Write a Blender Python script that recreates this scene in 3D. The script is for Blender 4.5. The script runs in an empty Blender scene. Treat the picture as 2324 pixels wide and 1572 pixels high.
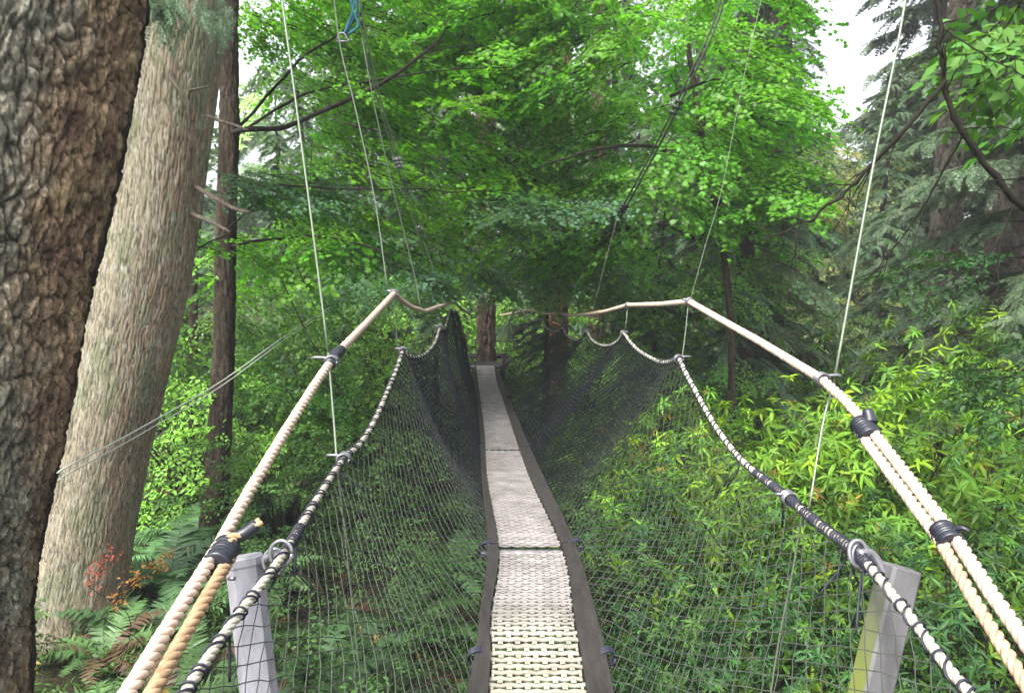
import bpy, math, random
import numpy as np
from math import radians as R_
rng = np.random.default_rng(7)
random.seed(7)
S = bpy.context.scene
COL = S.collection

# ------------------------------------------------------------ camera, world, sun
PITCH = R_(8.0)
CAMZ = 5.0
HAZE = .0017
FPX, CX, CY = 1743.0, 1162.0, 786.0          # focal length and centre, on a 2324-wide frame
cd = bpy.data.cameras.new('camera'); cam = bpy.data.objects.new('camera', cd); COL.objects.link(cam)
cam.location = (0, 0, CAMZ); cam.rotation_euler = (math.pi/2 - PITCH, 0, 0)
cd.sensor_width = 36.0; cd.lens = 36.0*FPX/2324.0; cd.clip_start = 0.05; cd.clip_end = 2000
S.camera = cam

SUN_EL, SUN_AZ = R_(58), R_(215)             # azimuth measured clockwise from +Y
w = bpy.data.worlds.new('World'); S.world = w; w.use_nodes = True
nt = w.node_tree; bg = nt.nodes['Background']
sky = nt.nodes.new('ShaderNodeTexSky'); sky.sky_type = 'NISHITA'; sky.sun_disc = False
sky.sun_elevation = SUN_EL; sky.sun_rotation = SUN_AZ
sky.air_density = 1.0; sky.dust_density = 6.0; sky.ozone_density = 0.6
hsv = nt.nodes.new('ShaderNodeHueSaturation'); hsv.inputs['Saturation'].default_value = 0.35
nt.links.new(sky.outputs[0], hsv.inputs['Color']); nt.links.new(hsv.outputs[0], bg.inputs[0])
bg.inputs[1].default_value = 0.15
sd = bpy.data.lights.new('sun', 'SUN'); sun = bpy.data.objects.new('sun', sd); COL.objects.link(sun)
sd.energy = 1.6; sd.angle = R_(18); sd.color = (1.0, 0.96, 0.9)
from mathutils import Vector, Matrix
sdir = Vector((math.sin(SUN_AZ)*math.cos(SUN_EL), math.cos(SUN_AZ)*math.cos(SUN_EL), math.sin(SUN_EL)))
sun.rotation_euler = sdir.to_track_quat('Z', 'Y').to_euler()
S.view_settings.view_transform = 'Standard'; S.view_settings.look = 'None'
S.view_settings.gamma = 1; S.view_settings.exposure = 2.0
S.render.engine = 'CYCLES'
S.cycles.use_denoising = True
S.cycles.max_bounces = 6; S.cycles.diffuse_bounces = 4; S.cycles.glossy_bounces = 2
S.cycles.transmission_bounces = 4; S.cycles.transparent_max_bounces = 8
S.cycles.caustics_reflective = False; S.cycles.caustics_refractive = False

# ------------------------------------------------------------ helpers
CP, SP = math.cos(PITCH), math.sin(PITCH)
def P(px, py, z):
    """point seen at (px,py) of the photograph, z metres ahead along the view axis"""
    h = (px-CX)/FPX*z; v = (py-CY)/FPX*z
    return np.array([h, z*CP - v*SP, CAMZ - z*SP - v*CP])
def PP(lst): return np.array([P(*q[:3]) for q in lst])

def ihash(ix, iy, k=0):
    n = (ix.astype(np.int64)*374761393 + iy.astype(np.int64)*668265263 + k*1274126177) & 0xffffffff
    n = ((n ^ (n >> 13))*1274126177) & 0xffffffff
    n = (n ^ (n >> 16)) & 0xffffffff
    return n/4294967295.0
def vnoise(x, y, k=0):
    x = np.asarray(x, float); y = np.asarray(y, float)
    ix = np.floor(x); iy = np.floor(y); fx = x-ix; fy = y-iy
    fx = fx*fx*(3-2*fx); fy = fy*fy*(3-2*fy)
    a = ihash(ix, iy, k); b = ihash(ix+1, iy, k); c = ihash(ix, iy+1, k); d = ihash(ix+1, iy+1, k)
    return (a*(1-fx)+b*fx)*(1-fy) + (c*(1-fx)+d*fx)*fy
def fbm(x, y, k=0, o=4):
    s = 0; a = .5
    for i in range(o):
        s = s + a*vnoise(x*2**i, y*2**i, k+i*17); a *= .5
    return s/(1-.5**o)
def worley(x, y, k=0):
    """F1, F2, cell id"""
    ix = np.floor(x); iy = np.floor(y)
    f1 = np.full(x.shape, 9.); f2 = np.full(x.shape, 9.); cid = np.zeros(x.shape)
    for dx in (-1, 0, 1):
        for dy in (-1, 0, 1):
            cx = ix+dx; cy = iy+dy
            px = cx + ihash(cx, cy, k); py = cy + ihash(cx, cy, k+5)
            d = np.hypot(px-x, py-y)
            h = ihash(cx, cy, k+9)
            new = d < f1
            f2 = np.where(new, f1, np.minimum(f2, d)); cid = np.where(new, h, cid)
            f1 = np.where(new, d, f1)
    return f1, f2, cid
def sstep(a, b, x):
    t = np.clip((x-a)/(b-a), 0, 1); return t*t*(3-2*t)

def ground(x, y):
    x = np.asarray(x, float); y = np.asarray(y, float)
    g = 1.35 - .55*np.exp(-((x-.2)/2.2)**2) + .25*sstep(-2, -5, x) + .35*sstep(2, 8, x)
    g = g + .35*(fbm(x*.25+9, y*.25+3, 3)-.5) + .18*(fbm(x*1.3, y*1.3, 8)-.5)
    g = g + .05*np.clip(y-18, 0, 60)
    return g

class MB:
    def __init__(s): s.v = []; s.f = []; s.n = 0; s.c = []; s.hascol = False
    def add(s, v, faces, mat=0, col=None):
        v = np.asarray(v, float).reshape(-1, 3)
        if not isinstance(faces, (list, tuple)) or (len(faces) and np.ndim(faces[0]) == 1 and isinstance(faces, np.ndarray)):
            faces = [faces]
        if isinstance(faces, list) and len(faces) and np.ndim(faces[0]) == 1:
            g = {}
            for q in faces: g.setdefault(len(q), []).append(q)
            faces = [np.array(a) for a in g.values()]
        for fa in faces:
            s.f.append((np.asarray(fa, np.int64)+s.n, mat))
        s.v.append(v); s.n += len(v)
        if col is None: col = (1, 1, 1)
        col = np.asarray(col, float)
        if col.ndim == 1: col = np.tile(col, (len(v), 1))
        s.c.append(col)
        return s
    def build(s, name, mats, parent=None, smooth=True):
        v = np.concatenate(s.v); me = bpy.data.meshes.new(name)
        me.vertices.add(len(v)); me.vertices.foreach_set('co', v.astype(np.float32).ravel())
        loops = []; tot = []; mi = []
        for fa, m in s.f:
            loops.append(fa.ravel()); tot.append(np.full(len(fa), fa.shape[1])); mi.append(np.full(len(fa), m))
        loops = np.concatenate(loops); tot = np.concatenate(tot); mi = np.concatenate(mi)
        st = np.concatenate(([0], np.cumsum(tot)[:-1]))
        me.loops.add(len(loops)); me.loops.foreach_set('vertex_index', loops.astype(np.int32))
        me.polygons.add(len(tot)); me.polygons.foreach_set('loop_start', st.astype(np.int32))
        me.polygons.foreach_set('loop_total', tot.astype(np.int32))
        me.polygons.foreach_set('material_index', mi.astype(np.int32))
        me.polygons.foreach_set('use_smooth', np.full(len(tot), smooth))
        a = me.color_attributes.new('col', 'FLOAT_COLOR', 'POINT')
        c = np.concatenate(s.c); c = np.concatenate([c, np.ones((len(c), 1))], 1)
        a.data.foreach_set('color', c.astype(np.float32).ravel())
        if not isinstance(mats, (list, tuple)): mats = [mats]
        for m in mats: me.materials.append(m)
        me.update(calc_edges=True); me.validate()
        o = bpy.data.objects.new(name, me); COL.objects.link(o)
        if parent is not None: o.parent = parent
        return o
def tag(o, label=None, cat=None, group=None, kind=None):
    if label: o['label'] = label
    if cat: o['category'] = cat
    if group: o['group'] = group
    if kind: o['kind'] = kind
    return o
def empty(name, loc=(0, 0, 0), rz=0, sc=1.0):
    o = bpy.data.objects.new(name, None); COL.objects.link(o); o.empty_display_size = .2
    o.location = loc; o.rotation_euler = (0, 0, rz); o.scale = (sc, sc, sc)
    return o
def copy_tree(o, parent=None):
    c = o.copy(); COL.objects.link(c)
    if parent is not None: c.parent = parent
    for ch in list(o.children): copy_tree(ch, c)
    return c

def resample(p, step):
    p = np.asarray(p, float)
    d = np.concatenate(([0], np.cumsum(np.linalg.norm(np.diff(p, axis=0), axis=1))))
    n = max(2, int(d[-1]/step)+1); t = np.linspace(0, d[-1], n)
    return np.stack([np.interp(t, d, p[:, k]) for k in range(3)], 1), t
def spline(p, per=8):
    """Catmull-Rom through the points (any number of columns)"""
    p = np.asarray(p, float); out = []
    q = np.concatenate([[2*p[0]-p[1]], p, [2*p[-1]-p[-2]]])
    for i in range(len(p)-1):
        a, b, c, d = q[i:i+4]
        for t in np.linspace(0, 1, per, endpoint=False):
            out.append(.5*((2*b)+(c-a)*t+(2*a-5*b+4*c-d)*t*t+(3*b-a-3*c+d)*t**3))
    out.append(p[-1]); return np.array(out)
def frames(p):
    t = np.gradient(p, axis=0); t /= np.linalg.norm(t, axis=1)[:, None]+1e-12
    n = np.zeros_like(p); up = np.array([0, 0, 1.]) if abs(t[0, 2]) < .9 else np.array([1., 0, 0])
    n0 = np.cross(t[0], up); n0 /= np.linalg.norm(n0); n[0] = n0
    for i in range(1, len(p)):
        v = n[i-1] - t[i]*np.dot(n[i-1], t[i]); n[i] = v/(np.linalg.norm(v)+1e-12)
    return t, n, np.cross(t, n)
def grid_faces(nr, ns, base=0):
    i = np.arange(nr-1)[:, None]*ns; j = np.arange(ns)[None, :]; j2 = (j+1) % ns
    return np.stack([i+j, i+j2, i+ns+j2, i+ns+j], -1).reshape(-1, 4)+base
def tube(mb, p, r, sides=6, mat=0, col=None, caps=True):
    p = np.asarray(p, float); r = np.broadcast_to(np.asarray(r, float), (len(p),))
    t, n, b = frames(p)
    a = np.linspace(0, 2*np.pi, sides, endpoint=False)
    v = p[:, None, :] + r[:, None, None]*(np.cos(a)[None, :, None]*n[:, None, :] + np.sin(a)[None, :, None]*b[:, None, :])
    f = [grid_faces(len(p), sides)[:, ::-1]]
    if caps: f += [np.arange(sides)[None, :], (np.arange(sides)[::-1]+(len(p)-1)*sides)[None, :]]
    mb.add(v.reshape(-1, 3), f, mat, col); return mb
def twisted(mb, path, r, pitch=.09, strands=3, step=.009, mat=0, col=None):
    """laid rope: strands wound round a path"""
    p, s = resample(path, step); t, n, b = frames(p)
    for k in range(strands):
        a = 2*np.pi*(s/pitch + k/strands)
        wob = 1+.04*np.sin(s*37+k)
        c = p + (r*.5*wob)[:, None]*(np.cos(a)[:, None]*n + np.sin(a)[:, None]*b)
        tube(mb, c, r*.54, 7, mat, col)
    return mb
def bezel_box(mb, c, hx, hy, hz, X=(1, 0, 0), Y=(0, 1, 0), Z=(0, 0, 1), mat=0, col=None):
    c = np.asarray(c, float); X = np.asarray(X, float); Y = np.asarray(Y, float); Z = np.asarray(Z, float)
    v = [c+sx*hx*X+sy*hy*Y+sz*hz*Z for sx in (-1, 1) for sy in (-1, 1) for sz in (-1, 1)]
    f = [(0, 1, 3, 2), (4, 6, 7, 5), (0, 4, 5, 1), (2, 3, 7, 6), (0, 2, 6, 4), (1, 5, 7, 3)]
    mb.add(v, [np.array(f)], mat, col); return mb

# ------------------------------------------------------------ materials
def mat(name, rough=.6, spec=.5, base=None, metal=0):
    m = bpy.data.materials.new(name); m.use_nodes = True
    p = m.node_tree.nodes['Principled BSDF']; p.inputs['Roughness'].default_value = rough
    p.inputs['Specular IOR Level'].default_value = spec; p.inputs['Metallic'].default_value = metal
    if base: p.inputs['Base Color'].default_value = (*base, 1)
    return m, m.node_tree, p
def N(nt, t, **kw):
    n = nt.nodes.new(t)
    for k, v in kw.items():
        if k in n.inputs: n.inputs[k].default_value = v
        else: setattr(n, k, v)
    return n
def attr_color(nt): return N(nt, 'ShaderNodeAttribute', attribute_name='col').outputs['Color']
def noisy(name, base, rough=.6, spec=.4, scale=30, amt=.5, bump=.3, metal=0, dist=.002, attr=False, stretch=None):
    m, nt, p = mat(name, rough, spec, base, metal)
    tc = N(nt, 'ShaderNodeTexCoord'); src = tc.outputs['Object']
    if stretch:
        mp = N(nt, 'ShaderNodeMapping'); mp.inputs['Scale'].default_value = stretch
        nt.links.new(src, mp.inputs[0]); src = mp.outputs[0]
    no = N(nt, 'ShaderNodeTexNoise', Scale=scale, Detail=6.0, Roughness=.65); nt.links.new(src, no.inputs['Vector'])
    mx = N(nt, 'ShaderNodeMix', data_type='RGBA', blend_type='MULTIPLY'); mx.inputs[0].default_value = 1
    mr = N(nt, 'ShaderNodeMapRange'); mr.inputs[1].default_value = .25; mr.inputs[2].default_value = .75
    mr.inputs[3].default_value = 1-amt; mr.inputs[4].default_value = 1+amt*.6
    nt.links.new(no.outputs[0], mr.inputs[0])
    if attr: nt.links.new(attr_color(nt), mx.inputs[6])
    else: mx.inputs[6].default_value = (*base, 1)
    nt.links.new(mr.outputs[0], mx.inputs[7]); nt.links.new(mx.outputs[2], p.inputs['Base Color'])
    bp = N(nt, 'ShaderNodeBump', Strength=bump, Distance=dist); nt.links.new(no.outputs[0], bp.inputs['Height'])
    nt.links.new(bp.outputs[0], p.inputs['Normal'])
    return m
def leafmat(name, trans=.4, rough=.45, tcol=(1.3, 1.35, .5), spec=.4, objvar=.25):
    m, nt, p = mat(name, rough, spec)
    a = attr_color(nt); oi = N(nt, 'ShaderNodeObjectInfo')
    mr = N(nt, 'ShaderNodeMapRange'); mr.inputs[3].default_value = 1-objvar; mr.inputs[4].default_value = 1+objvar
    nt.links.new(oi.outputs['Random'], mr.inputs[0])
    h = N(nt, 'ShaderNodeHueSaturation'); nt.links.new(a, h.inputs['Color']); nt.links.new(mr.outputs[0], h.inputs['Value'])
    nt.links.new(h.outputs[0], p.inputs['Base Color'])
    tr = N(nt, 'ShaderNodeBsdfTranslucent')
    mx = N(nt, 'ShaderNodeMix', data_type='RGBA', blend_type='MULTIPLY'); mx.inputs[0].default_value = 1
    nt.links.new(h.outputs[0], mx.inputs[6]); mx.inputs[7].default_value = (*tcol, 1)
    nt.links.new(mx.outputs[2], tr.inputs[0])
    ms = N(nt, 'ShaderNodeMixShader'); ms.inputs[0].default_value = trans
    nt.links.new(p.outputs[0], ms.inputs[1]); nt.links.new(tr.outputs[0], ms.inputs[2])
    nt.links.new(ms.outputs[0], nt.nodes['Material Output'].inputs[0])
    return m
M_maple = leafmat('maple_leaf', .5, .45, (1.5, 1.6, .5))
M_con = leafmat('conifer_foliage', .2, .5, (1.2, 1.2, .6), .5)
M_shrub = leafmat('shrub_leaf', .35, .5, (1.4, 1.4, .5), .25)
M_fern = leafmat('fern_leaf', .3, .5, (1.3, 1.3, .5), .4)
M_twig = noisy('twig_bark', (.014, .012, .009), .9, .1, 40, .4)
M_limb = noisy('limb_bark', (.022, .018, .014), .9, .15, 14, .5, .6, dist=.01)
def bark_mat(name, stretch, scale, pit, dist):
    m, nt, p = mat(name, .92, .15)
    tc = N(nt, 'ShaderNodeTexCoord'); mp = N(nt, 'ShaderNodeMapping'); mp.inputs['Scale'].default_value = stretch; nt.links.new(tc.outputs['Object'], mp.inputs[0])
    n1 = N(nt, 'ShaderNodeTexNoise', Scale=scale, Detail=8.0, Roughness=.72, Distortion=.6); nt.links.new(mp.outputs[0], n1.inputs['Vector'])
    vo = N(nt, 'ShaderNodeTexVoronoi', feature='DISTANCE_TO_EDGE', Scale=scale*.8)
    ad = N(nt, 'ShaderNodeMix', data_type='RGBA', blend_type='ADD'); ad.inputs[0].default_value = .35
    nt.links.new(mp.outputs[0], ad.inputs[6]); nt.links.new(n1.outputs['Color'], ad.inputs[7]); nt.links.new(ad.outputs[2], vo.inputs['Vector'])
    mr = N(nt, 'ShaderNodeMapRange'); mr.inputs[1].default_value = .38; mr.inputs[2].default_value = .62; mr.inputs[3].default_value = 1-pit; mr.inputs[4].default_value = 1.3
    nt.links.new(n1.outputs[0], mr.inputs[0])
    m2 = N(nt, 'ShaderNodeMapRange'); m2.inputs[1].default_value = .0; m2.inputs[2].default_value = .12; m2.inputs[3].default_value = 1-pit*.8; m2.inputs[4].default_value = 1.
    nt.links.new(vo.outputs[0], m2.inputs[0])
    mu = N(nt, 'ShaderNodeMath', operation='MULTIPLY'); nt.links.new(mr.outputs[0], mu.inputs[0]); nt.links.new(m2.outputs[0], mu.inputs[1])
    mx = N(nt, 'ShaderNodeMix', data_type='RGBA', blend_type='MULTIPLY'); mx.inputs[0].default_value = 1
    nt.links.new(attr_color(nt), mx.inputs[6]); nt.links.new(mu.outputs[0], mx.inputs[7]); nt.links.new(mx.outputs[2], p.inputs['Base Color'])
    b = N(nt, 'ShaderNodeBump', Strength=1., Distance=dist); nt.links.new(mu.outputs[0], b.inputs['Height']); nt.links.new(b.outputs[0], p.inputs['Normal'])
    return m
M_bark = bark_mat('bark_furrowed', (1, 1, .6), 34, .62, .012)
M_barkfine = bark_mat('bark_fine', (1, 1, .16), 62, .5, .006)
M_barkfar = noisy('bark_far', (.1, .07, .05), .9, .2, 5, .5, .8, dist=.03, attr=True, stretch=(5, 5, 1.2))
M_rope = noisy('manila_rope', (.5, .37, .26), .9, .15, 38, .5, .6, dist=.002, attr=True)
M_netrope = noisy('cream_rope', (.34, .32, .26), .85, .2, 90, .45, .5, dist=.001)
M_tape = noisy('black_tape', (.012, .014, .022), .38, .5, 60, .4, .3)
M_cord = noisy('black_cord', (.012, .014, .028), .6, .4, 120, .4, .3)
M_net = noisy('net_twine', (.16, .18, .17), .6, .25, 20, .5, .1, attr=True)
M_wire = noisy('steel_wire', (.17, .2, .15), .4, .5, 60, .25, .1, metal=.3)
M_darkwire = noisy('dark_wire', (.015, .016, .016), .5, .4, 60, .3, .1)
M_alu = noisy('deck_grating', (.72, .68, .66), .55, .4, 7, .5, .2, attr=True)
M_board = noisy('weathered_board', (.024, .0215, .02), .85, .2, 12, .6, .8, dist=.004, stretch=(3, .6, 3))
M_post = noisy('painted_post', (.20, .20, .225), .5, .4, 5, .45, .25, stretch=(4, 4, 1))
M_galv = noisy('galvanised_steel', (.24, .24, .26), .35, .5, 40, .3, .2, metal=.7)
M_guy = noisy('pale_wire', (.42, .45, .4), .5, .4, 60, .25, .1)
M_teal = noisy('teal_strap', (.02, .13, .17), .6, .3, 40, .4, .2)
def ground_mat():
    m, nt, p = mat('forest_floor', .95, .15)
    tc = N(nt, 'ShaderNodeTexCoord')
    n1 = N(nt, 'ShaderNodeTexNoise', Scale=1.6, Detail=8.0, Roughness=.7); n2 = N(nt, 'ShaderNodeTexNoise', Scale=28, Detail=6.0)
    for n in (n1, n2): nt.links.new(tc.outputs['Object'], n.inputs['Vector'])
    cr = N(nt, 'ShaderNodeValToRGB'); e = cr.color_ramp.elements
    e[0].position = .35; e[0].color = (.035, .024, .014, 1); e[1].position = .65; e[1].color = (.03, .055, .015, 1)
    nt.links.new(n1.outputs[0], cr.inputs[0])
    mx = N(nt, 'ShaderNodeMix', data_type='RGBA', blend_type='OVERLAY'); mx.inputs[0].default_value = .8
    nt.links.new(cr.outputs[0], mx.inputs[6]); nt.links.new(n2.outputs[0], mx.inputs[7])
    nt.links.new(mx.outputs[2], p.inputs['Base Color'])
    b = N(nt, 'ShaderNodeBump', Strength=.9, Distance=.06); nt.links.new(n2.outputs[0], b.inputs['Height']); nt.links.new(b.outputs[0], p.inputs['Normal'])
    return m
M_ground = ground_mat()

# ------------------------------------------------------------ ground
gx = np.sign(np.linspace(-1, 1, 181))*np.abs(np.linspace(-1, 1, 181))**2.2*160
gy = -20 + np.linspace(0, 1, 200)**2.0*300
X, Y = np.meshgrid(gx, gy); Z = ground(X, Y)
i = np.arange(199)[:, None]*181; j = np.arange(180)[None, :]
gf = np.stack([i+j, i+j+1, i+181+j+1, i+181+j], -1).reshape(-1, 4)
tag(MB().add(np.stack([X, Y, Z], -1), gf).build('ground', M_ground), kind='structure')

# ------------------------------------------------------------ trunks
def trunk_mesh(pts, nseg, vis, bark='fir', fine=.012, coarse=.1, seed=0, palette=None, flare=.0, amp=.02, cell=(.05, .16)):
    """pts: rows of x,y,z,radius from the base up.  vis=(zlo,zhi): finely meshed band"""
    sp = spline(pts, 10); h = sp[:, 2]
    d = np.concatenate(([0], np.cumsum(np.linalg.norm(np.diff(sp[:, :3], axis=0), axis=1))))
    s = [0.]
    while s[-1] < d[-1]:
        zc = np.interp(s[-1], d, h)
        s.append(s[-1] + (fine if vis[0] < zc < vis[1] else coarse))
    s = np.array(s); s[-1] = d[-1]
    c = np.stack([np.interp(s, d, sp[:, k]) for k in range(3)], 1); r = np.interp(s, d, sp[:, 3])
    t, n, b = frames(c)
    th = np.linspace(0, 2*np.pi, nseg, endpoint=False)
    TH, SS = np.meshgrid(th, s); RR = r[:, None]*np.ones_like(TH)
    rm = float(np.mean(r))
    per = max(3, round(2*np.pi*rm/cell[0]))               # whole number of plates round the trunk, so no seam
    def wrap(f):                                           # blend so that theta=0 and 2pi meet
        wv = sstep(.94, 1., TH/(2*np.pi)); return f(TH)*(1-wv)+f(TH-2*np.pi)*wv
    u = lambda T: T/(2*np.pi)*per
    warpx = wrap(lambda T: fbm(u(T)*.5, SS*3/ .5, seed+3, 3)-.5)*1.6
    def cells(T, k, sx, sy):
        return worley(u(T)*sx+warpx+10, SS/cell[1]*sy+fbm(u(T)*.8, SS*6, seed+k, 2)*1.2, seed+k)
    def plate(k, sx, sy, lo, hi):
        def g(T):
            f1, f2, ci = cells(T, k, sx, sy); return sstep(lo, hi, f2-f1)
        return wrap(g)
    A = plate(1, 1., 1., .03, .32); B = plate(2, 2.1, 2.3, .02, .4)
    F = wrap(lambda T: fbm(u(T)*1.3, SS/cell[1]*2., seed+7, 5))
    ID = wrap(lambda T: cells(T, 1, 1., 1.)[2])
    hgt = (.62*A + .28*B*A + .35*F) if bark == 'fir' else (.42*A + .2*B + .62*F)
    lump = wrap(lambda T: fbm(np.cos(T)*1.2+5, SS*.7+np.sin(T)*1.2, seed+11, 3))-.5
    rad = RR*(1+.12*lump) + amp*(hgt-.5)
    if flare: rad = rad*(1+flare*np.exp(-(SS)/.5)*(1+.35*np.cos(TH*4+1)))
    v = c[:, None, :] + rad[:, :, None]*(np.cos(TH)[:, :, None]*n[:, None, :] + np.sin(TH)[:, :, None]*b[:, None, :])
    f = grid_faces(len(s), nseg)[:, ::-1]
    col = palette(TH, SS, v, A, B, F, ID)
    return v, f, col
def mixc(a, b, t): return np.asarray(a)*(1-t[..., None]) + np.asarray(b)*t[..., None]

def to_ground(rows):
    """rows of (px,py,z,rad_px) top to bottom -> world rows base first, run down into the ground"""
    w = [list(P(a, b, z))+[r/FPX*z] for a, b, z, r in rows][::-1]
    a, b = np.array(w[0]), np.array(w[1])
    k = 0
    base = a.copy()
    while base[2] > ground(base[0], base[1])-.25 and k < 400:
        base[:3] += (a-b)[:3]/np.linalg.norm((a-b)[:3])*.05; k += 1
    out = [base] + [np.array(q) for q in w] if np.linalg.norm(base[:3]-a[:3]) > .15 else [np.array(q) for q in w]
    return np.array(out)
def extend_up(pts, L, taper=.75, lean=None):
    a, b = pts[-1], pts[-2]; d = (a-b)[:3]; d /= np.linalg.norm(d)
    if lean is not None: d = np.asarray(lean, float); d /= np.linalg.norm(d)
    return np.vstack([pts, [*(a[:3]+d*L*.5), a[3]*(1+taper)/2], [*(a[:3]+d*L), a[3]*taper]])

# --- big fir trunk, close on the left
def pal_big(TH, SS, v, A, B, F, ID):
    x = v[..., 0]; y = v[..., 1]; z = v[..., 2]
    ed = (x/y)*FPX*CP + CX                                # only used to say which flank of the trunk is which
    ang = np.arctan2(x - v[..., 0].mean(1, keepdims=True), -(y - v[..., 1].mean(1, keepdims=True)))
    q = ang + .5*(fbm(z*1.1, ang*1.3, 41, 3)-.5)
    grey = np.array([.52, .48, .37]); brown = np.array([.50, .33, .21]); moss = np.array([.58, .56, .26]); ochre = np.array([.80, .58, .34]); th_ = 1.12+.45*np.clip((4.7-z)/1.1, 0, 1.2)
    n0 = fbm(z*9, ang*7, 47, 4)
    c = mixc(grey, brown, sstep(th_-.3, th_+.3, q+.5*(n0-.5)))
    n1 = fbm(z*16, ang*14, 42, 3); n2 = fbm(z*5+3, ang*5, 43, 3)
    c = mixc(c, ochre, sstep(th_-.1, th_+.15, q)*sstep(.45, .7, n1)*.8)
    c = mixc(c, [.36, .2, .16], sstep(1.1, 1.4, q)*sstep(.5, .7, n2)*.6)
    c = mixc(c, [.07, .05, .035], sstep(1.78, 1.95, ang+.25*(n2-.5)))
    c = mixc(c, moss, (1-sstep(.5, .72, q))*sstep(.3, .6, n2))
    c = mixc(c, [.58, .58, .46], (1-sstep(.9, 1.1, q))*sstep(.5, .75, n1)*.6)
    c = c*(.7+.55*ID)[..., None]
    c = c*(.42+.58*sstep(.0, .28, A))[..., None]*(.62+.68*sstep(.3, .6, F))[..., None]          # darker at the bottom of the furrows
    return c
t1 = to_ground([(-12, -250, 3.65, 316), (-32, 0, 3.62, 318), (-88, 330, 3.6, 316), (-145, 600, 3.6, 313), (-190, 860, 3.6, 310), (-250, 1150, 3.6, 310), (-290, 1400, 3.6, 316), (-305, 1600, 3.6, 324)])
t1 = extend_up(t1, 9, .7)
tr = empty('fir_tree', t1[0, :3]); tag(tr, 'massive close fir trunk with rough brown and grey plated bark filling the left edge', 'tree')
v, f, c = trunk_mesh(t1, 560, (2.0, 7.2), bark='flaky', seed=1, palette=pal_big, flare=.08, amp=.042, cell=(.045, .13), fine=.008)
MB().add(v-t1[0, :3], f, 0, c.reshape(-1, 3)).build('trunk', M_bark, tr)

# --- second trunk, pale, behind it
def pal_pale(TH, SS, v, A, B, F, ID):
    x, z = v[..., 0], v[..., 2]; y = v[..., 1]
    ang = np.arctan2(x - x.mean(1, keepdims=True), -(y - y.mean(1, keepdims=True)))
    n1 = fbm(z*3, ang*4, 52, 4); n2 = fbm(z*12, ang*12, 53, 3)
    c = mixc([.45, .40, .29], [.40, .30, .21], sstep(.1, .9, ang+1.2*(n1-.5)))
    c = mixc(c, [.28, .33, .2], sstep(.52, .66, n1)*.6)
    c = mixc(c, [.58, .56, .47], sstep(.55, .8, n2)*.6)
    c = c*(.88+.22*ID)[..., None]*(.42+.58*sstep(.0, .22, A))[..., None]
    return c
t2 = to_ground([(408, -200, 7.0, 112), (394, 0, 7.0, 112), (368, 200, 7.0, 116), (345, 400, 7.0, 114), (312, 600, 7.0, 114), (270, 800, 7.0, 110), (226, 1000, 7.0, 108), (190, 1180, 7.0, 108), (160, 1330, 7.0, 116), (148, 1400, 7.0, 128)])
t2 = extend_up(t2, 10, .7)
tr = empty('fir_tree', t2[0, :3]); tag(tr, 'leaning pale barked trunk standing just behind the massive rough trunk, with dead branch stubs', 'tree')
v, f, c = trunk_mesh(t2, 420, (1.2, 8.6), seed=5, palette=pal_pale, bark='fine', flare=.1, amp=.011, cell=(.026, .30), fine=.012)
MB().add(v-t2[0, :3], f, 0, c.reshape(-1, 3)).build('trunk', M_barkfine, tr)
for pts, r in (([(470, 262, 6.8), (500, 275, 6.6), (535, 285, 6.5), (562, 296, 6.4)], .018), ([(444, 424, 6.9), (480, 445, 6.7), (520, 468, 6.6), (545, 478, 6.5), (567, 482, 6.4)], .022),
               ([(432, 484, 6.9), (470, 500, 6.7), (522, 526, 6.5)], .022), ([(430, 205, 6.75), (455, 200, 6.5), (478, 196, 6.3)], .012), ([(385, 175, 6.7), (400, 195, 6.35), (425, 225, 6.3), (432, 250, 6.3)], .012)):
    p = spline(PP(pts), 5)-t2[0, :3]; tube(MB(), p, np.linspace(r, r*.6, len(p)), 7, 0, (.2, .17, .13)).build('branch_stub', M_bark, tr)

# ------------------------------------------------------------ leaf templates
def star_leaf():
    a = []
    tips = [(-140, .42), (-92, .78), (-42, .95), (0, 1.1), (42, .95), (92, .78), (140, .42)]
    for k, (an, r) in enumerate(tips):
        a.append((an, r))
        if k < 6: a.append(((an+tips[k+1][0])/2, .5))
    v = [(0.0, 0, 0)] + [(.35+.62*r*math.cos(R_(an)), .62*r*math.sin(R_(an)), -.10*r*r) for an, r in a]
    return np.array(v), [tuple(range(len(v)))]
def oval_leaf(wd=.32, fold=.12, droop=.15):
    xs = [0, .28, .62, 1.0]; ws = [0, wd*.85, wd*.8, 0]
    v = [(0, 0, 0)]
    for x, q in zip(xs[1:3], ws[1:3]): v += [(x, q/2*1.0, fold*q-droop*x*x), (x, 0, -droop*x*x), (x, -q/2, fold*q-droop*x*x)]
    v += [(1, 0, -droop)]
    f = [(0, 2, 1), (0, 3, 2), (1, 2, 5, 4), (2, 3, 6, 5), (4, 5, 7), (5, 6, 7)]
    return np.array(v), f
def simple_leaf(wd=.5):
    v = np.array([(0, 0, 0), (.35, wd/2, .03), (.75, wd*.38, 0), (1, 0, -.08), (.75, -wd*.38, 0), (.35, -wd/2, .03)])
    return v, [tuple(range(6))]
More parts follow.
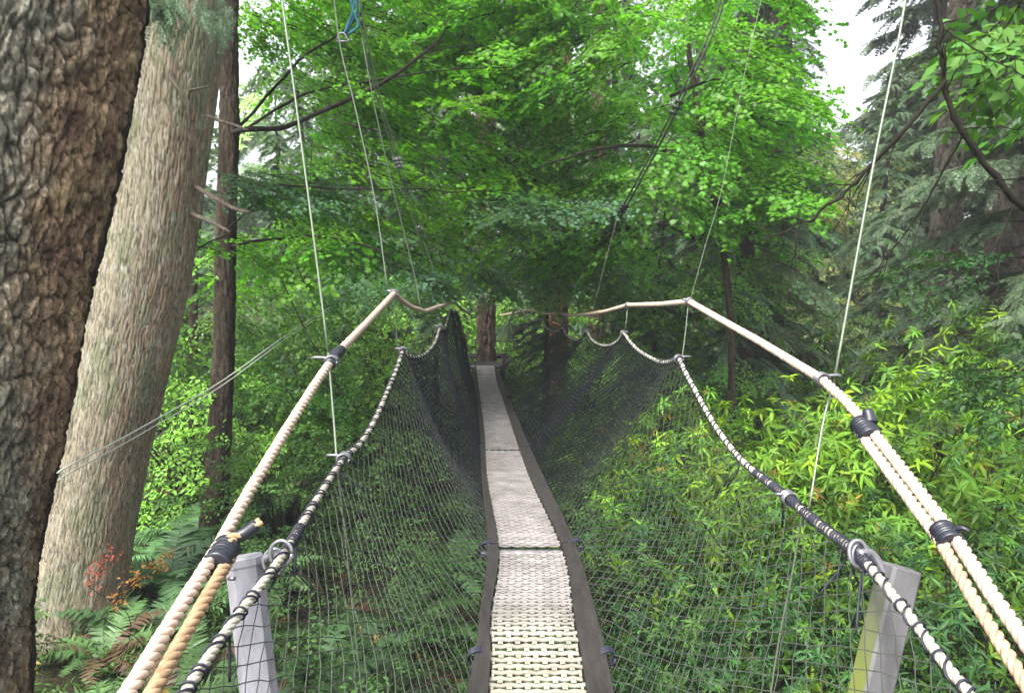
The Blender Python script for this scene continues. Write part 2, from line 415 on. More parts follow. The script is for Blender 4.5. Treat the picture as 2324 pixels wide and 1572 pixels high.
def rotm(yaw, pitch, roll):
    cy, sy, cp, sp, cr, sr = np.cos(yaw), np.sin(yaw), np.cos(pitch), np.sin(pitch), np.cos(roll), np.sin(roll)
    Rz = np.stack([cy, -sy, 0*cy, sy, cy, 0*cy, 0*cy, 0*cy, 0*cy+1], -1).reshape(-1, 3, 3)
    Ry = np.stack([cp, 0*cp, sp, 0*cp, 0*cp+1, 0*cp, -sp, 0*cp, cp], -1).reshape(-1, 3, 3)
    Rx = np.stack([0*cr+1, 0*cr, 0*cr, 0*cr, cr, -sr, 0*cr, sr, cr], -1).reshape(-1, 3, 3)
    return Rz @ Ry @ Rx
def scatter(mb, tv, tf, pos, rot, sc, col, mat=0):
    """many copies of a template (tv, tf) as plain geometry in one mesh; col: (N,3) or (N,nv,3)"""
    N_ = len(pos)
    if N_ == 0: return
    sc = np.asarray(sc, float); sc = np.broadcast_to(sc, (N_,))
    v = np.einsum('nij,vj->nvi', rot, tv)*sc[:, None, None] + np.asarray(pos)[:, None, :]
    nv = len(tv); off = (np.arange(N_)*nv)[:, None, None]
    g = {}
    for q in tf: g.setdefault(len(q), []).append(q)
    fs = [(np.array(a)[None]+off).reshape(-1, k) for k, a in g.items()]
    col = np.asarray(col, float)
    if col.ndim == 2: col = np.repeat(col, nv, 0)
    else: col = col.reshape(-1, 3)
    mb.add(v.reshape(-1, 3), fs, mat, col)

class Tmpl:                                               # a spray: leaf part and twig part
    def __init__(s): s.leaf = MB(); s.twig = MB()
    def done(s):
        out = []
        for m in (s.leaf, s.twig):
            v = np.concatenate(m.v); c = np.concatenate(m.c)
            fs = [tuple(q) for fa, _ in m.f for q in fa]
            out.append((v, fs, c))
        return out
def spray_template(seed, leaf, lsize=.06, nside=6, length=1.0, per=5, spread=.5, curl=.12, jit=.45, pair=True):
    rg = np.random.default_rng(seed); T = Tmpl()
    def axis(o, yaw, L, n, tw):
        t = np.linspace(0, 1, 6); yw = yaw + rg.normal(0, .1)
        p = np.stack([o[0]+np.cos(yw)*L*t, o[1]+np.sin(yw)*L*t, o[2]-curl*L*t*t+rg.normal(0, .008, 6)], 1)
        tube(T.twig, p, np.linspace(tw, tw*.4, 6), 3, caps=False)
        ts = np.linspace(.12, 1, n); pos = np.stack([np.interp(ts, t, p[:, k]) for k in range(3)], 1)
        pos = np.concatenate([pos, pos]) if pair else pos
        k = len(pos); sg = np.concatenate([np.ones(n), -np.ones(n)]) if pair else np.where(np.arange(n) % 2, 1, -1)
        yy = yw + sg*rg.uniform(.5, 1.25, k)
        if pair: yy[n-1] = yw
        rot = rotm(yy, rg.normal(.15, jit*.6, k), rg.normal(0, jit, k))
        sc = lsize*rg.uniform(.7, 1.2, k)
        scatter(T.leaf, leaf[0], leaf[1], pos + rg.normal(0, .012, (k, 3)), rot, sc, np.repeat(rg.uniform(.75, 1.25, (k, 1)), 3, 1)*np.array([1, 1, 1]))
        return p
    m = axis((0, 0, 0), 0, length, int(per*1.6), .006)
    for q in range(nside):
        f = .12 + .75*q/nside; o = m[min(5, int(f*5))]*1.0
        axis(o, (1 if q % 2 else -1)*rg.uniform(.5, .95), length*spread*(1.15-f*.75), per, .0035)
    return T.done()
def needle_template(seed, n=15, length=1.0, w=.3, rib=.075):
    """flat feathery conifer spray"""
    rg = np.random.default_rng(seed); T = Tmpl()
    t = np.linspace(0, 1, 7); ax = np.stack([t*length, rg.normal(0, .01, 7), -.16*t*t], 1)
    tube(T.twig, ax, np.linspace(.006, .002, 7), 3, caps=False)
    rv = np.array([(0, -.13, 0), (.35, -.17, 0), (1, 0, -.05), (.35, .17, 0), (0, .13, 0)])
    for q in range(n):
        f = (q+.6)/n
        for sg in (-1, 1):
            L = w*(1-f*.8)*rg.uniform(.65, 1.15); yaw = sg*rg.uniform(.75, 1.05); o = np.array([np.interp(f, t, ax[:, k]) for k in range(3)])
            k = max(3, int(L/.032)); tt = (np.arange(k)+.3)/k
            pos = o + np.stack([np.cos(yaw)*tt*L, np.sin(yaw)*tt*L, -.25*tt*tt*L], 1)
            pos = np.concatenate([pos, pos]); kk = 2*k; s2 = np.concatenate([np.ones(k), -np.ones(k)])
            sc = np.concatenate([(1-.55*tt), (1-.55*tt)])*rib*rg.uniform(.7, 1.2, kk)
            scatter(T.leaf, rv, [(0, 1, 2, 3, 4)], pos, rotm(yaw+s2*.75, rg.normal(.1, .25, kk), rg.normal(0, .35, kk)), sc, np.repeat(rg.uniform(.7, 1.3, (kk, 1)), 3, 1))
    return T.done()
MAPLE = [spray_template(s, star_leaf(), .058, 8, 1.0, 8, .5) for s in range(6)]
BROAD = [spray_template(20+s, oval_leaf(.5), .075, 6, .8, 6, .5, jit=.6) for s in range(4)]
NEED = [needle_template(40+s) for s in range(5)]
NEEDLO = [needle_template(60+s, 8, 1., .34, .15) for s in range(4)]
def put_sprays(mb, T, pos, rot, sc, col):
    """T: templates; leaves with tint col (N,3)"""
    ch = rng.integers(0, len(T), len(pos)); sc = np.broadcast_to(sc, (len(pos),))
    for k, (lf, tw) in enumerate(T):
        m = ch == k
        if not m.any(): continue
        c = lf[2][None]*col[m][:, None, :]
        scatter(mb, lf[0], lf[1], pos[m], rot[m], sc[m], c, 0)
        scatter(mb, tw[0], tw[1], pos[m], rot[m], sc[m], np.ones((m.sum(), 3)), 1)

# ------------------------------------------------------------ maples
def region(lst, dir0=None):
    """lst rows: cx,cy,rx,ry,z0,z1,n  (photo px, metres) -> positions"""
    out = []
    for cx, cy, rx, ry, z0, z1, n in lst:
        a = rng.uniform(0, 2*np.pi, n); r = np.sqrt(rng.uniform(0, 1, n)); z = rng.uniform(z0, z1, n)
        h = (cx+rx*r*np.cos(a)-CX)/FPX*z; v = (cy+ry*r*np.sin(a)-CY)/FPX*z
        out.append(np.stack([h, z*CP-v*SP, CAMZ-z*SP-v*CP], 1))
    return np.concatenate(out)
def maple_crown(regs, root, origin, base, T=MAPLE, m=M_maple, scale=(.6, 1.25), droop=(.1, .6), yaw0=None, name='crown', hue=.12, ysp=1.3):
    pos = region(regs); k = len(pos)
    if yaw0 is None: yaw = np.arctan2(pos[:, 1]-origin[1], pos[:, 0]-origin[0]) + rng.normal(0, .7, k)
    else: yaw = yaw0 + rng.normal(0, ysp, k)
    rot = rotm(yaw, rng.uniform(*droop, k), rng.normal(0, .35, k))
    base = np.asarray(base)
    pl = fbm(pos[:, 0]*.9+7, pos[:, 2]*.9+pos[:, 1]*.5, 77, 3)      # slow drift of leaf age over the crown
    col = base*(1+.9*(pl-.5))[:, None]*rng.uniform(.8, 1.2, (k, 1))
    yel = rng.uniform(-hue, hue, k); col = col*np.stack([1+yel*1.6, 1+yel*.3, 1-yel], 1)
    mb = MB(); put_sprays(mb, T, pos, rot, rng.uniform(*scale, k), col)
    return mb
def limbs(specs, origin, mb=None):
    mb = mb or MB()
    for pts, r0, r1 in specs:
        p = spline(PP(pts), 6)-origin; n = len(p)
        j = rng.normal(0, 1, (n, 3)); j[1:-1] = (j[:-2]+j[1:-1]+j[2:])/3; p = p + j*np.linspace(.2, 1, n)[:, None]*.016
        tube(mb, p, np.linspace(r0, r1, n)*(1+rng.normal(0, .07, n)), 7)
        for _ in range(int(n/4)):
            k = rng.integers(3, n-1); d = p[k]-p[k-1]; d /= np.linalg.norm(d); q = d+rng.normal(0, .6, 3); L = rng.uniform(.08, .24)
            t = np.linspace(0, 1, 6)[:, None]; w_ = p[k]+q*L*t+np.array([0, 0, -.1])*t*t+rng.normal(0, .01, (6, 3))*t
            tube(mb, w_, np.linspace(min(.006, r1*.8), .0018, 6), 4)
    return mb
def pal_plain(c1, c2, k):
    def f(TH, SS, v, A, B, F, ID):
        n = fbm(v[..., 2]*2, TH*2, k, 4)
        return mixc(c1, c2, sstep(.35, .65, n))*(.6+.4*A)[..., None]*(.8+.4*ID)[..., None]
    return f
# left maple: thin brown trunk with limbs reaching right
tm = to_ground([(528, -260, 9, 15), (522, 0, 9, 17), (520, 150, 9, 19), (520, 300, 9, 21), (515, 450, 9, 21), (511, 600, 9, 22), (508, 800, 9, 23), (497, 1000, 9, 25), (484, 1180, 9, 29), (472, 1290, 9, 33)])
o = tm[0, :3].copy(); tr = empty('maple_tree', o); tag(tr, 'slender brown maple trunk behind the left hand rope, dark limbs fanning right with bright leaves', 'tree')
v, f, c = trunk_mesh(tm, 60, (-5, 12), seed=8, palette=pal_plain([.085, .064, .045], [.12, .095, .07], 61), amp=.018, cell=(.05, .3), fine=.03)
MB().add(v-o, f, 0, c.reshape(-1, 3)).build('trunk', M_bark, tr)
LS = [([(528, 300, 9), (570, 292, 7.9), (650, 287, 7.9), (760, 240, 7.9), (880, 180, 7.9), (960, 122, 7.9), (1005, 80, 7.9), (1015, 40, 7.9)], .05, .015),
      ([(530, 300, 9), (575, 255, 9), (640, 180, 8), (700, 120, 8), (790, 60, 8), (830, 10, 8)], .035, .012),
      ([(560, 292, 9), (640, 240, 8), (720, 205, 8), (820, 187, 8), (1000, 160, 8), (1150, 150, 8)], .028, .01),
      ([(525, 560, 9), (570, 548, 7.9), (640, 542, 7.9), (720, 535, 7.9), (800, 550, 7.9), (900, 580, 7.9)], .03, .01),
      ([(518, 530, 9), (470, 555, 7.9), (430, 572, 7.9)], .022, .009), ([(515, 520, 9), (560, 480, 7.9), (590, 455, 7.9)], .02, .006),
      ([(770, 428, 7.9), (900, 430, 7.9), (1000, 434, 7.9), (1090, 437, 7.9)], .016, .008), ([(530, 400, 9), (640, 420, 7.9), (770, 428, 7.9)], .025, .016),
      ([(780, 280, 7.9), (900, 310, 7.9), (1000, 370, 7.9), (1060, 420, 8)], .014, .006), ([(960, 122, 7.9), (1050, 105, 7.9), (1120, 110, 7.9)], .01, .005),
      ([(640, 640, 8), (700, 760, 8), (760, 860, 8)], .012, .006)]
for k, sp_ in enumerate(LS): limbs([(sp_[0], sp_[1]*.62, sp_[2]*.7)], o).build('limb', M_limb, tr)
mb = maple_crown([(760, 60, 230, 170, 8, 10, 85), (600, 10, 70, 50, 8.5, 10, 12), (900, -80, 300, 90, 8, 10, 50), (900, 300, 260, 120, 8, 10.5, 70), (650, 430, 120, 80, 8.2, 10, 22), (620, 560, 100, 60, 8, 9.5, 14), (980, 90, 200, 90, 8.5, 10.5, 40),
                  (480, 560, 60, 80, 8.3, 10, 9), (860, 500, 160, 80, 8, 10, 35), (1130, 250, 150, 160, 8.5, 10.5, 45)], tr, o, [.095, .25, .015])
mb.v = [q-o for q in mb.v]; mb.build('crown', [M_maple, M_twig], tr)

mb = maple_crown([(650, 415, 190, 38, 7.9, 8.6, 26), (1190, 470, 190, 40, 7.5, 8.4, 26), (900, 560, 130, 50, 8, 9, 12)], tr, o, [.10, .22, .11], scale=(.6, .9), droop=(.0, .35))
mb.v = [q-o for q in mb.v]; mb.build('crown', [M_maple, M_twig], tr)
# centre maple, crossing over the bridge
def hang_sprays():
    T2 = bpy.data.objects['fir_tree.001']; o2 = np.array(T2.location); k = 42
    pos = np.concatenate([PP([(rng.uniform(360, 520), rng.uniform(-60, 60), rng.uniform(5.6, 6.3)) for _ in range(k-14)]), PP([(rng.uniform(330, 410), rng.uniform(-40, 20), 5.8) for _ in range(14)])])
    mb = MB(); put_sprays(mb, NEED, pos, rotm(rng.uniform(3.6, 5.9, k), rng.uniform(.3, 1.0, k), rng.normal(0, .4, k)), rng.uniform(.25, .4, k), np.array([.04, .10, .035])*rng.uniform(.7, 1.3, (k, 1)))
    mb.v = [q-o2 for q in mb.v]; mb.build('hanging_branch', [M_con, M_twig], T2)
    br = MB(); tube(br, spline(PP([(420, -260, 6.8), (430, -120, 6.2), (440, -20, 5.9), (450, 40, 5.9)]), 5)-o2, .008, 5); br.build('branch_stub', M_limb, T2)
hang_sprays()
def free_maple(basexy, rows, regs, tagtxt, base, LS=(), rcol=([.10, .075, .055], [.13, .1, .07]), seed=3, **kw):
    x, y = basexy; g = float(ground(x, y))-.2; o = np.array([x, y, g])
    pts = [[x, y, g, rows[0][3]]] + [list(P(*q[:3]))+[q[3]] for q in rows]
    tr = empty('maple_tree', o); tag(tr, tagtxt, 'tree')
    v, f, c = trunk_mesh(np.array(pts), 40, (-9, -8), seed=seed, palette=pal_plain(*rcol, seed+60), amp=.015, cell=(.05, .3), coarse=.06)
    MB().add(v-o, f, 0, c.reshape(-1, 3)).build('trunk', M_bark, tr)
    for sp_ in LS: limbs([sp_], o).build('limb', M_limb, tr)
    mb = maple_crown(regs, tr, P(*rows[-1][:3]), base, **kw)
    mb.v = [q-o for q in mb.v]; mb.build('crown', [M_maple, M_twig], tr); return tr
free_maple((2.85, 9.6), [(1660, 800, 9.6, .04), (1640, 560, 9.3, .035), (1600, 350, 9, .03), (1560, 100, 8.8, .025)],
           [(1450, -60, 330, 110, 8, 10.5, 75), (1200, 0, 200, 120, 8.5, 10.5, 45), (1500, 200, 260, 180, 8, 10.5, 110), (1620, 380, 160, 110, 8, 10, 55), (1330, 420, 200, 130, 8.3, 10, 75), (1250, 120, 200, 120, 8, 10, 50), (1700, 200, 80, 90, 8, 10, 16), (1430, 520, 160, 60, 8.3, 10, 28)],
           'bright yellow-green maple crown hanging over the middle right of the bridge', [.105, .29, .02],
           [([(1540, 350, 8.8), (1460, 330, 8.4), (1350, 340, 8.1), (1220, 380, 7.9)], .025, .008), ([(1580, 560, 9), (1640, 450, 8.6), (1700, 380, 8.2)], .025, .008), ([(1575, 540, 9), (1500, 510, 8.6), (1400, 520, 8.4), (1300, 500, 8.2)], .02, .006), ([(1520, 220, 8.7), (1620, 180, 8.4), (1720, 200, 8.2)], .02, .006)], seed=4)
free_maple((-.9, 16.5), [(1050, 720, 15.6, .06), (1060, 520, 15, .05), (1080, 400, 14.6, .03)],
           [(1050, 600, 240, 55, 10.5, 12.5, 42), (1230, 595, 220, 55, 10.5, 12.5, 42), (900, 640, 110, 50, 11, 14, 22), (1440, 640, 120, 50, 11, 13, 20), (1000, 430, 300, 90, 15, 17, 22)],
           'shaded maple spreading low over the far end of the bridge', [.12, .27, .09],
           [([(1060, 600, 15.3), (960, 560, 14.5), (860, 570, 13.8)], .035, .01), ([(1060, 560, 15.3), (1180, 520, 14), (1320, 540, 13)], .035, .01)], seed=6, hue=.2)
free_maple((-6.6, 12.5), [(420, 900, 12, .07), (440, 600, 12, .06), (470, 250, 12, .05)],
           [(420, 760, 130, 120, 10.5, 13, 45), (600, 720, 140, 130, 10.5, 13, 50), (450, 600, 80, 70, 10.5, 12, 14), (640, 900, 160, 110, 10, 13, 40)],
           'green understorey maple showing between the leaning pale trunk and the left hand rope', [.07, .18, .025], seed=9, hue=.2)

free_maple((8.6, 21), [(1860, 700, 21, .12), (1865, 450, 21, .1), (1880, 300, 21, .06)],
           [(1880, 640, 130, 90, 18, 22, 60), (1900, 400, 100, 110, 18, 22, 45), (1700, 640, 120, 100, 17, 22, 40), (1990, 720, 150, 80, 18, 22, 40)],
           'pale yellow-green maple beneath the bright sky gap', [.30, .36, .13], seed=12, scale=(1., 1.6))  # sunlight on this crown is put into its pale leaf colour
free_maple((4.9, 12.8), [(1560, 900, 12.5, .06), (1550, 700, 12.3, .05), (1560, 560, 12.2, .04)],
           [(1560, 640, 170, 90, 10, 13, 60), (1500, 760, 120, 60, 10.5, 13, 26), (1700, 560, 110, 60, 10.5, 13, 24), (1620, 850, 110, 60, 9.5, 12, 20)],
           'light green young maple behind the peak of the right hand rope', [.11, .24, .04], seed=14, scale=(.6, .9))
# ------------------------------------------------------------ conifers
def conifer(seed, H=14, R0=2.6, cb=.12, nb=90, r0=.2, T=NEED, base=(.04, .075, .035), droop=.35, fs=(.55, .9), bark=([.06, .05, .04], [.09, .08, .065]), per=1.0):
    rg = np.random.default_rng(seed)
    pts = np.array([[0, 0, -.3, r0*1.25], [.02, .03, H*.1, r0], [rg.normal(0, .1), rg.normal(0, .1), H*.5, r0*.62], [rg.normal(0, .2), rg.normal(0, .2), H, r0*.08]])
    v, f, c = trunk_mesh(pts, 28, (-9, -8), seed=seed, palette=pal_plain(*bark, seed+5), amp=.03, cell=(.1, .5), coarse=.12)
    trunk = MB().add(v, f, 0, c.reshape(-1, 3))
    P_, Rr, Sc, Cc = [], [], [], []; br = MB()
    sp = spline(pts, 10)
    for q in range(nb):
        fz = cb + (1-cb)*(q+rg.uniform())/nb; z = fz*H; L = R0*(1-.88*((fz-cb)/(1-cb))**.9)*rg.uniform(.65, 1.15)
        if L < .3: L = .3
        yaw = q*2.39996+rg.normal(0, .3)
        c0 = np.array([np.interp(z, sp[:, 2], sp[:, 0]), np.interp(z, sp[:, 2], sp[:, 1]), z])
        t = np.linspace(0, 1, 7); up = .12*L
        p = c0 + np.stack([np.cos(yaw)*L*t, np.sin(yaw)*L*t, up*t*1.2-(droop*L)*t*t], 1); p[1:] += rg.normal(0, .03*L*.4, (6, 3))
        tube(br, p, np.linspace(max(.006, .011*L/1.5), .003, 7), 4, caps=False)
        k = max(3, int(L*8*per)); tt = rg.uniform(.12, 1, k)**.8
        pos = np.stack([np.interp(tt, t, p[:, j]) for j in range(3)], 1)
        yy = yaw + np.where(np.arange(k) % 2, 1, -1)*rg.uniform(.2, 1.1, k)
        P_.append(pos); Rr.append(rotm(yy, rg.uniform(.15, .75, k), rg.normal(0, .35, k)))
        Sc.append(rg.uniform(*fs, k)*(1.1-.45*tt)*min(1, L/1.2+.35)); Cc.append(np.asarray(base)*rg.uniform(.7, 1.35, (k, 1))*np.array([rg.uniform(.85, 1.15), 1, rg.uniform(.85, 1.15)]))
    global rng
    keep = rng; rng = rg
    mb = MB(); put_sprays(mb, T, np.concatenate(P_), np.concatenate(Rr), np.concatenate(Sc), np.concatenate(Cc)); rng = keep
    return trunk, br, mb
PROT = {}
def make_conifer(kind, seed, **kw):
    t, b, m = conifer(seed, **kw)
    e = empty('conifer_tree')
    t.build('trunk', M_barkfar, e); b.build('branches', M_limb, e)['kind'] = 'stuff'; m.build('crown', [M_con, M_twig], e)
    PROT[kind] = e
make_conifer('fine', 101, H=15, R0=3.0, cb=.06, nb=125, r0=.2, base=(.085, .15, .07), droop=.5, per=3.4, fs=(.32, .62))
make_conifer('tall', 102, H=19, R0=3.0, cb=.12, nb=100, r0=.26, T=NEEDLO, base=(.07, .12, .055), fs=(.7, 1.2), per=1.4)
make_conifer('dark', 103, H=16, R0=2.7, cb=.05, nb=95, r0=.2, T=NEEDLO, base=(.065, .13, .05), fs=(.6, 1.), per=1.6)
USED = set()
def put_conifer(kind, px, z, sc, label, rz=0., lean=(0, 0)):
    pr = PROT[kind]; e = pr if kind not in USED else copy_tree(pr); USED.add(kind)
    x = (px-CX)/FPX*z; y = z
    e.location = (x, y, float(ground(x, y))); e.rotation_euler = (lean[0], lean[1], rz); e.scale = (sc, sc, sc)
    tag(e, label, 'tree'); return e
for a in [
    ('fine', 1690, 11.5, .74, 'grey-green feathery hemlock just right of the bright maple, behind the right hand rope', 0.),
    ('fine', 2350, 9.5, .95, 'large feathery hemlock filling the upper right behind the steel hanger wire', 2.),
    ('fine', 2000, 15, .44, 'shorter feathery hemlock below the bright sky gap at right', 4.),
    ('fine', 1560, 16, .8, 'misty hemlock behind the bright maple crown, right of centre', 1.),
    ('tall', 2330, 15, .95, 'tall conifer at the far right edge behind the feathery hemlock', 3.),
    ('tall', 1700, 20, .9, 'tall dark conifer standing left of the bright sky gap', .5),
    ('dark', 1900, 24, .36, 'low dark conifer right under the bright sky gap', 1.5),
    ('tall', 2100, 22, .95, 'tall conifer standing right of the bright sky gap', 2.2),
    ('dark', 1400, 22, .8, 'dark conifer behind the far right scallops of the net', 4.),
    ('dark', 640, 15, .38, 'dark conifer in the shade between the slender brown trunk and the left hand rope', 0.),
    ('dark', 830, 19, .9, 'dark conifer behind the peak of the left hand rope', 2.5),
    ('tall', 960, 25, .9, 'tall conifer far behind the left net', 5.),
    ('dark', 1180, 27, .85, 'dark conifer far behind the end of the deck', 1.),
    ('fine', 1235, 12.6, .33, 'small bluish hemlock right of the far end of the deck', 1.1),
    ('fine', 985, 13.5, .30, 'small bluish hemlock behind the far end of the left net', 3.1),
    ('fine', 700, 13.5, .43, 'bluish hemlock sprays behind the limbs of the slender brown trunk', 2.1),
    ('fine', 1500, 11.5, .33, 'small hemlock behind the near scallop of the right net', 5.),
    ('dark', 420, 18, .36, 'dark conifer glimpsed right of the leaning pale trunk', 3.3),
    ('tall', 250, 20, 1., 'tall conifer hidden behind the leaning pale trunk', 4.4),
    ('dark', 2500, 20, 1., 'dark conifer beyond the right edge of the view', .4),
]: put_conifer(*a)

# single trunks seen low in the photograph
def bare_trunk(px, z, rpx, ptop, label, c1, c2, seed, lean=0., H=16, name='fir_tree'):
    x = (px-CX)/FPX*z; g = float(ground(x, z)); r = rpx/FPX*z
    pts = np.array([[x, z, g-.3, r*1.3], [x+.02, z, g+1.2, r*1.05], [x+lean*.5, z, g+H*.4, r*.92], [x+lean, z, g+H, r*.7]])
    o = pts[0, :3].copy()
    tr = empty(name, o); tag(tr, label, 'tree')
    v, f, c = trunk_mesh(pts, 72, (-9, -8), seed=seed, palette=pal_plain(c1, c2, seed), amp=.05, cell=(.09, .4), coarse=.04)
    MB().add(v-o, f, 0, c.reshape(-1, 3)).build('trunk', M_bark, tr)
    return tr
bare_trunk(1101, 14.6, 20, 0, 'dark brown trunk rising straight behind the end of the deck', [.14, .095, .07], [.17, .125, .09], 201)
bare_trunk(1262, 13.9, 22, 0, 'reddish trunk seen through the right net, left of two', [.36, .18, .10], [.30, .17, .11], 202, .1)
bare_trunk(1352, 17.5, 17, 0, 'thin tan trunk seen through the right net, right of two', [.2, .13, .09], [.16, .12, .08], 203)
bare_trunk(1735, 14, 34, 0, 'dark trunk under the shade of the feathery hemlock, behind the right hand rope', [.075, .06, .045], [.1, .075, .06], 204)
bare_trunk(2133, 12.2, 30, 0, 'pale mossy trunk behind the rhododendrons, right of the hanger wire', [.15, .16, .12], [.13, .1, .08], 205)
bare_trunk(2300, 11, 68, 0, 'wide pinkish grey trunk partly hidden by leaves at the upper right edge', [.27, .22, .19], [.22, .19, .16], 206)

# ------------------------------------------------------------ far forest
def far_forest():
    mb = MB(); n = 2600
    a = rng.uniform(-1.25, 1.25, n); d = rng.uniform(34, 60, n); x = np.sin(a)*d; y = np.cos(a)*d
    top = 9 + 7*fbm(a*5+3, d*.05, 91, 3)
    pxv = CX + x/y*FPX
    top = top*(1-.42*np.exp(-((pxv-1890)/110)**2))*(1-.6*np.exp(-((pxv-510)/110)**2))
    z = ground(x, y) + rng.uniform(0, 1, n)**.9*top
    pos = np.stack([x, y, z], 1)
    col = np.array([.08, .14, .06])*rng.uniform(.5, 1.5, (n, 1))*np.where(rng.uniform(0, 1, (n, 1)) < .3, np.array([1.6, 1.7, .8]), 1.)
    put_sprays(mb, NEEDLO, pos, rotm(rng.uniform(0, 6.28, n), rng.uniform(.1, .9, n), rng.normal(0, .4, n)), rng.uniform(2.2, 4, n), col)
    tag(mb.build('distant_forest', [M_con, M_twig]), 'mass of distant green forest closing the view behind the nearer trees', 'forest', kind='stuff')
far_forest()

# ------------------------------------------------------------ shrubs and ferns
def rhody(seed, R0=1.2, H=1.8, nw=620, base=(.13, .27, .025), red=.07, wsz=1.0):
    rg = np.random.default_rng(seed); lf = oval_leaf(.24, .25, .3); e = empty('rhododendron_bush')
    st = MB(); P_, Rr, Sc, Cc = [], [], [], []
    for q in range(nw):
        a = rg.uniform(0, 2*np.pi); ph = np.arccos(rg.uniform(-.55, 1)); rr = rg.uniform(.6, 1.05)
        lump = 1+.25*math.sin(a*3+seed)+.15*math.sin(ph*5+a*2)
        p = np.array([R0*rr*lump*math.sin(ph)*math.cos(a), R0*rr*lump*math.sin(ph)*math.sin(a), H*.48+H*.52*rr*lump*math.cos(ph)])
        out = p-np.array([0, 0, H*.25]); out /= np.linalg.norm(out)
        if q % 14 == 0:
            b = np.array([p[0]*.15, p[1]*.15, 0]); t = np.linspace(0, 1, 5)[:, None]
            tube(st, b*(1-t)**2+2*t*(1-t)*(np.array([p[0]*.6, p[1]*.6, p[2]*.4]))+t*t*p, np.linspace(.012, .004, 5), 4, 0, caps=False)
        k = rg.integers(6, 12); ws = wsz*rg.uniform(.55, 1.25); yw = np.arange(k)*2.4+rg.uniform(0, 6)
        Rw = np.array(Vector(out.tolist()).to_track_quat('Z', 'Y').to_matrix())
        rot = Rw[None] @ rotm(yw, rg.uniform(-.6, .7, k), rg.normal(0, .4, k))
        P_.append(p+rg.normal(0, .01, (k, 3))); Rr.append(rot); Sc.append(ws*rg.uniform(.075, .12, k))
        c = np.asarray(base)*rg.uniform(.4, 1.3)*rg.uniform(.8, 1.2, (k, 1))
        u = rg.uniform()
        if u < red and rr > .8: c = c*np.array([2.3, .75, 1.1]); Sc[-1] = Sc[-1]*.62
        elif u < .4 and rr > .8: c = c*np.array([1.7, 1.35, .8])
        Cc.append(c)
    mb = MB(); scatter(mb, lf[0], lf[1], np.concatenate(P_), np.concatenate(Rr), np.concatenate(Sc), np.concatenate(Cc))
    mb.build('foliage', M_shrub, e); st.build('stems', M_limb, e)
    return e
def broad_shrub(seed, R0=1.0, H=1.5, n=60, base=(.08, .18, .035), T=BROAD):
    rg = np.random.default_rng(seed); e = empty('leafy_shrub'); st = MB()
    a = rg.uniform(0, 2*np.pi, n); ph = np.arccos(rg.uniform(0, 1, n)); r = rg.uniform(.3, 1, n)
    pos = np.stack([R0*r*np.sin(ph)*np.cos(a), R0*r*np.sin(ph)*np.sin(a), .15+H*r*np.cos(ph)], 1)
    for p in pos[::2]:
        t = np.linspace(0, 1, 5)[:, None]; b = p*np.array([.1, .1, 0])
        tube(st, b*(1-t)**2+2*t*(1-t)*(p*np.array([.4, .4, .6]))+t*t*p, np.linspace(.012, .004, 5), 4, caps=False)
    global rng
    keep = rng; rng = rg
    mb = MB(); put_sprays(mb, T, pos, rotm(a+rg.normal(0, .6, n), rg.uniform(-.3, .6, n), rg.normal(0, .4, n)), rg.uniform(.5, .85, n), np.asarray(base)*rg.uniform(.65, 1.4, (n, 1)))
    rng = keep
    mb.build('foliage', [M_shrub, M_twig], e); st.build('stems', M_limb, e); return e
def fern(seed, nf=22, L=.9, base=(.08, .16, .05), dead=.08):
    rg = np.random.default_rng(seed); mb = MB()
    lf = np.array([(0, -.09, 0), (.5, -.085, 0), (1, .02, -.05), (.5, .07, 0), (0, .09, 0)])
    for q in range(nf):
        yaw = q*2.4+rg.normal(0, .2); l = L*rg.uniform(.7, 1.15); k = 46; t = np.linspace(.0, 1, k)
        el0 = rg.uniform(.75, 1.25); el = el0-t*rg.uniform(1.1, 1.7)
        ds = l/k; r = np.cumsum(np.cos(el))*ds; h = np.cumsum(np.sin(el))*ds+.05
        p = np.stack([np.cos(yaw)*r, np.sin(yaw)*r, h], 1)
        isd = rg.uniform() < dead
        c = np.array([.10, .065, .035]) if isd else np.asarray(base)*rg.uniform(.7, 1.35)
        tube(mb, p, np.linspace(.004, .0015, k), 3, 0, c*.8, caps=False)
        sel = slice(3, k); kk = k-3; tt = t[sel]
        pl = l*.17*np.sin(np.pi*np.clip(tt*.95+.05, 0, 1))**.6+.012
        for sg in (-1, 1):
            R1 = rotm(np.full(kk, yaw), -el[sel], rg.normal(0, .2, kk))
            R2 = rotm(np.full(kk, sg*1.25), np.full(kk, .12)+rg.normal(0, .12, kk), np.zeros(kk))
            scatter(mb, lf, [(0, 1, 2, 3, 4)], p[sel], R1 @ R2, pl, np.tile(c, (kk, 1))*rg.uniform(.85, 1.15, (kk, 1)))
    e = mb.build('sword_fern', M_fern); return e
RH = [rhody(301), rhody(302, 1.3, 1.6, 640, (.10, .235, .025), .1), rhody(303, 1.1, 2., 760, (.035, .10, .028), .02, .72)]
BS = [broad_shrub(311), broad_shrub(312, 1.2, 1.3, 80, (.055, .13, .03)), broad_shrub(313, .9, 1.6, 75, (.14, .30, .04))]
FE = [fern(321), fern(322, 24, 1.0, (.075, .16, .06)), fern(323, 20, .8, (.08, .16, .05), .25)]
first = set()
def place(proto, px, z, sc, label, cat, group=None, dz=0., rz=None):
    if proto.name in first: e = copy_tree(proto)
    else: e = proto; first.add(proto.name)
    x = (px-CX)/FPX*z; e.location = (x, z, float(ground(x, z))+dz)
    e.rotation_euler = (0, 0, rng.uniform(0, 6.28) if rz is None else rz); s = sc; e.scale = (s, s, s)
    tag(e, label, cat, group); return e
G1 = 'rhododendrons on the right of the bridge'
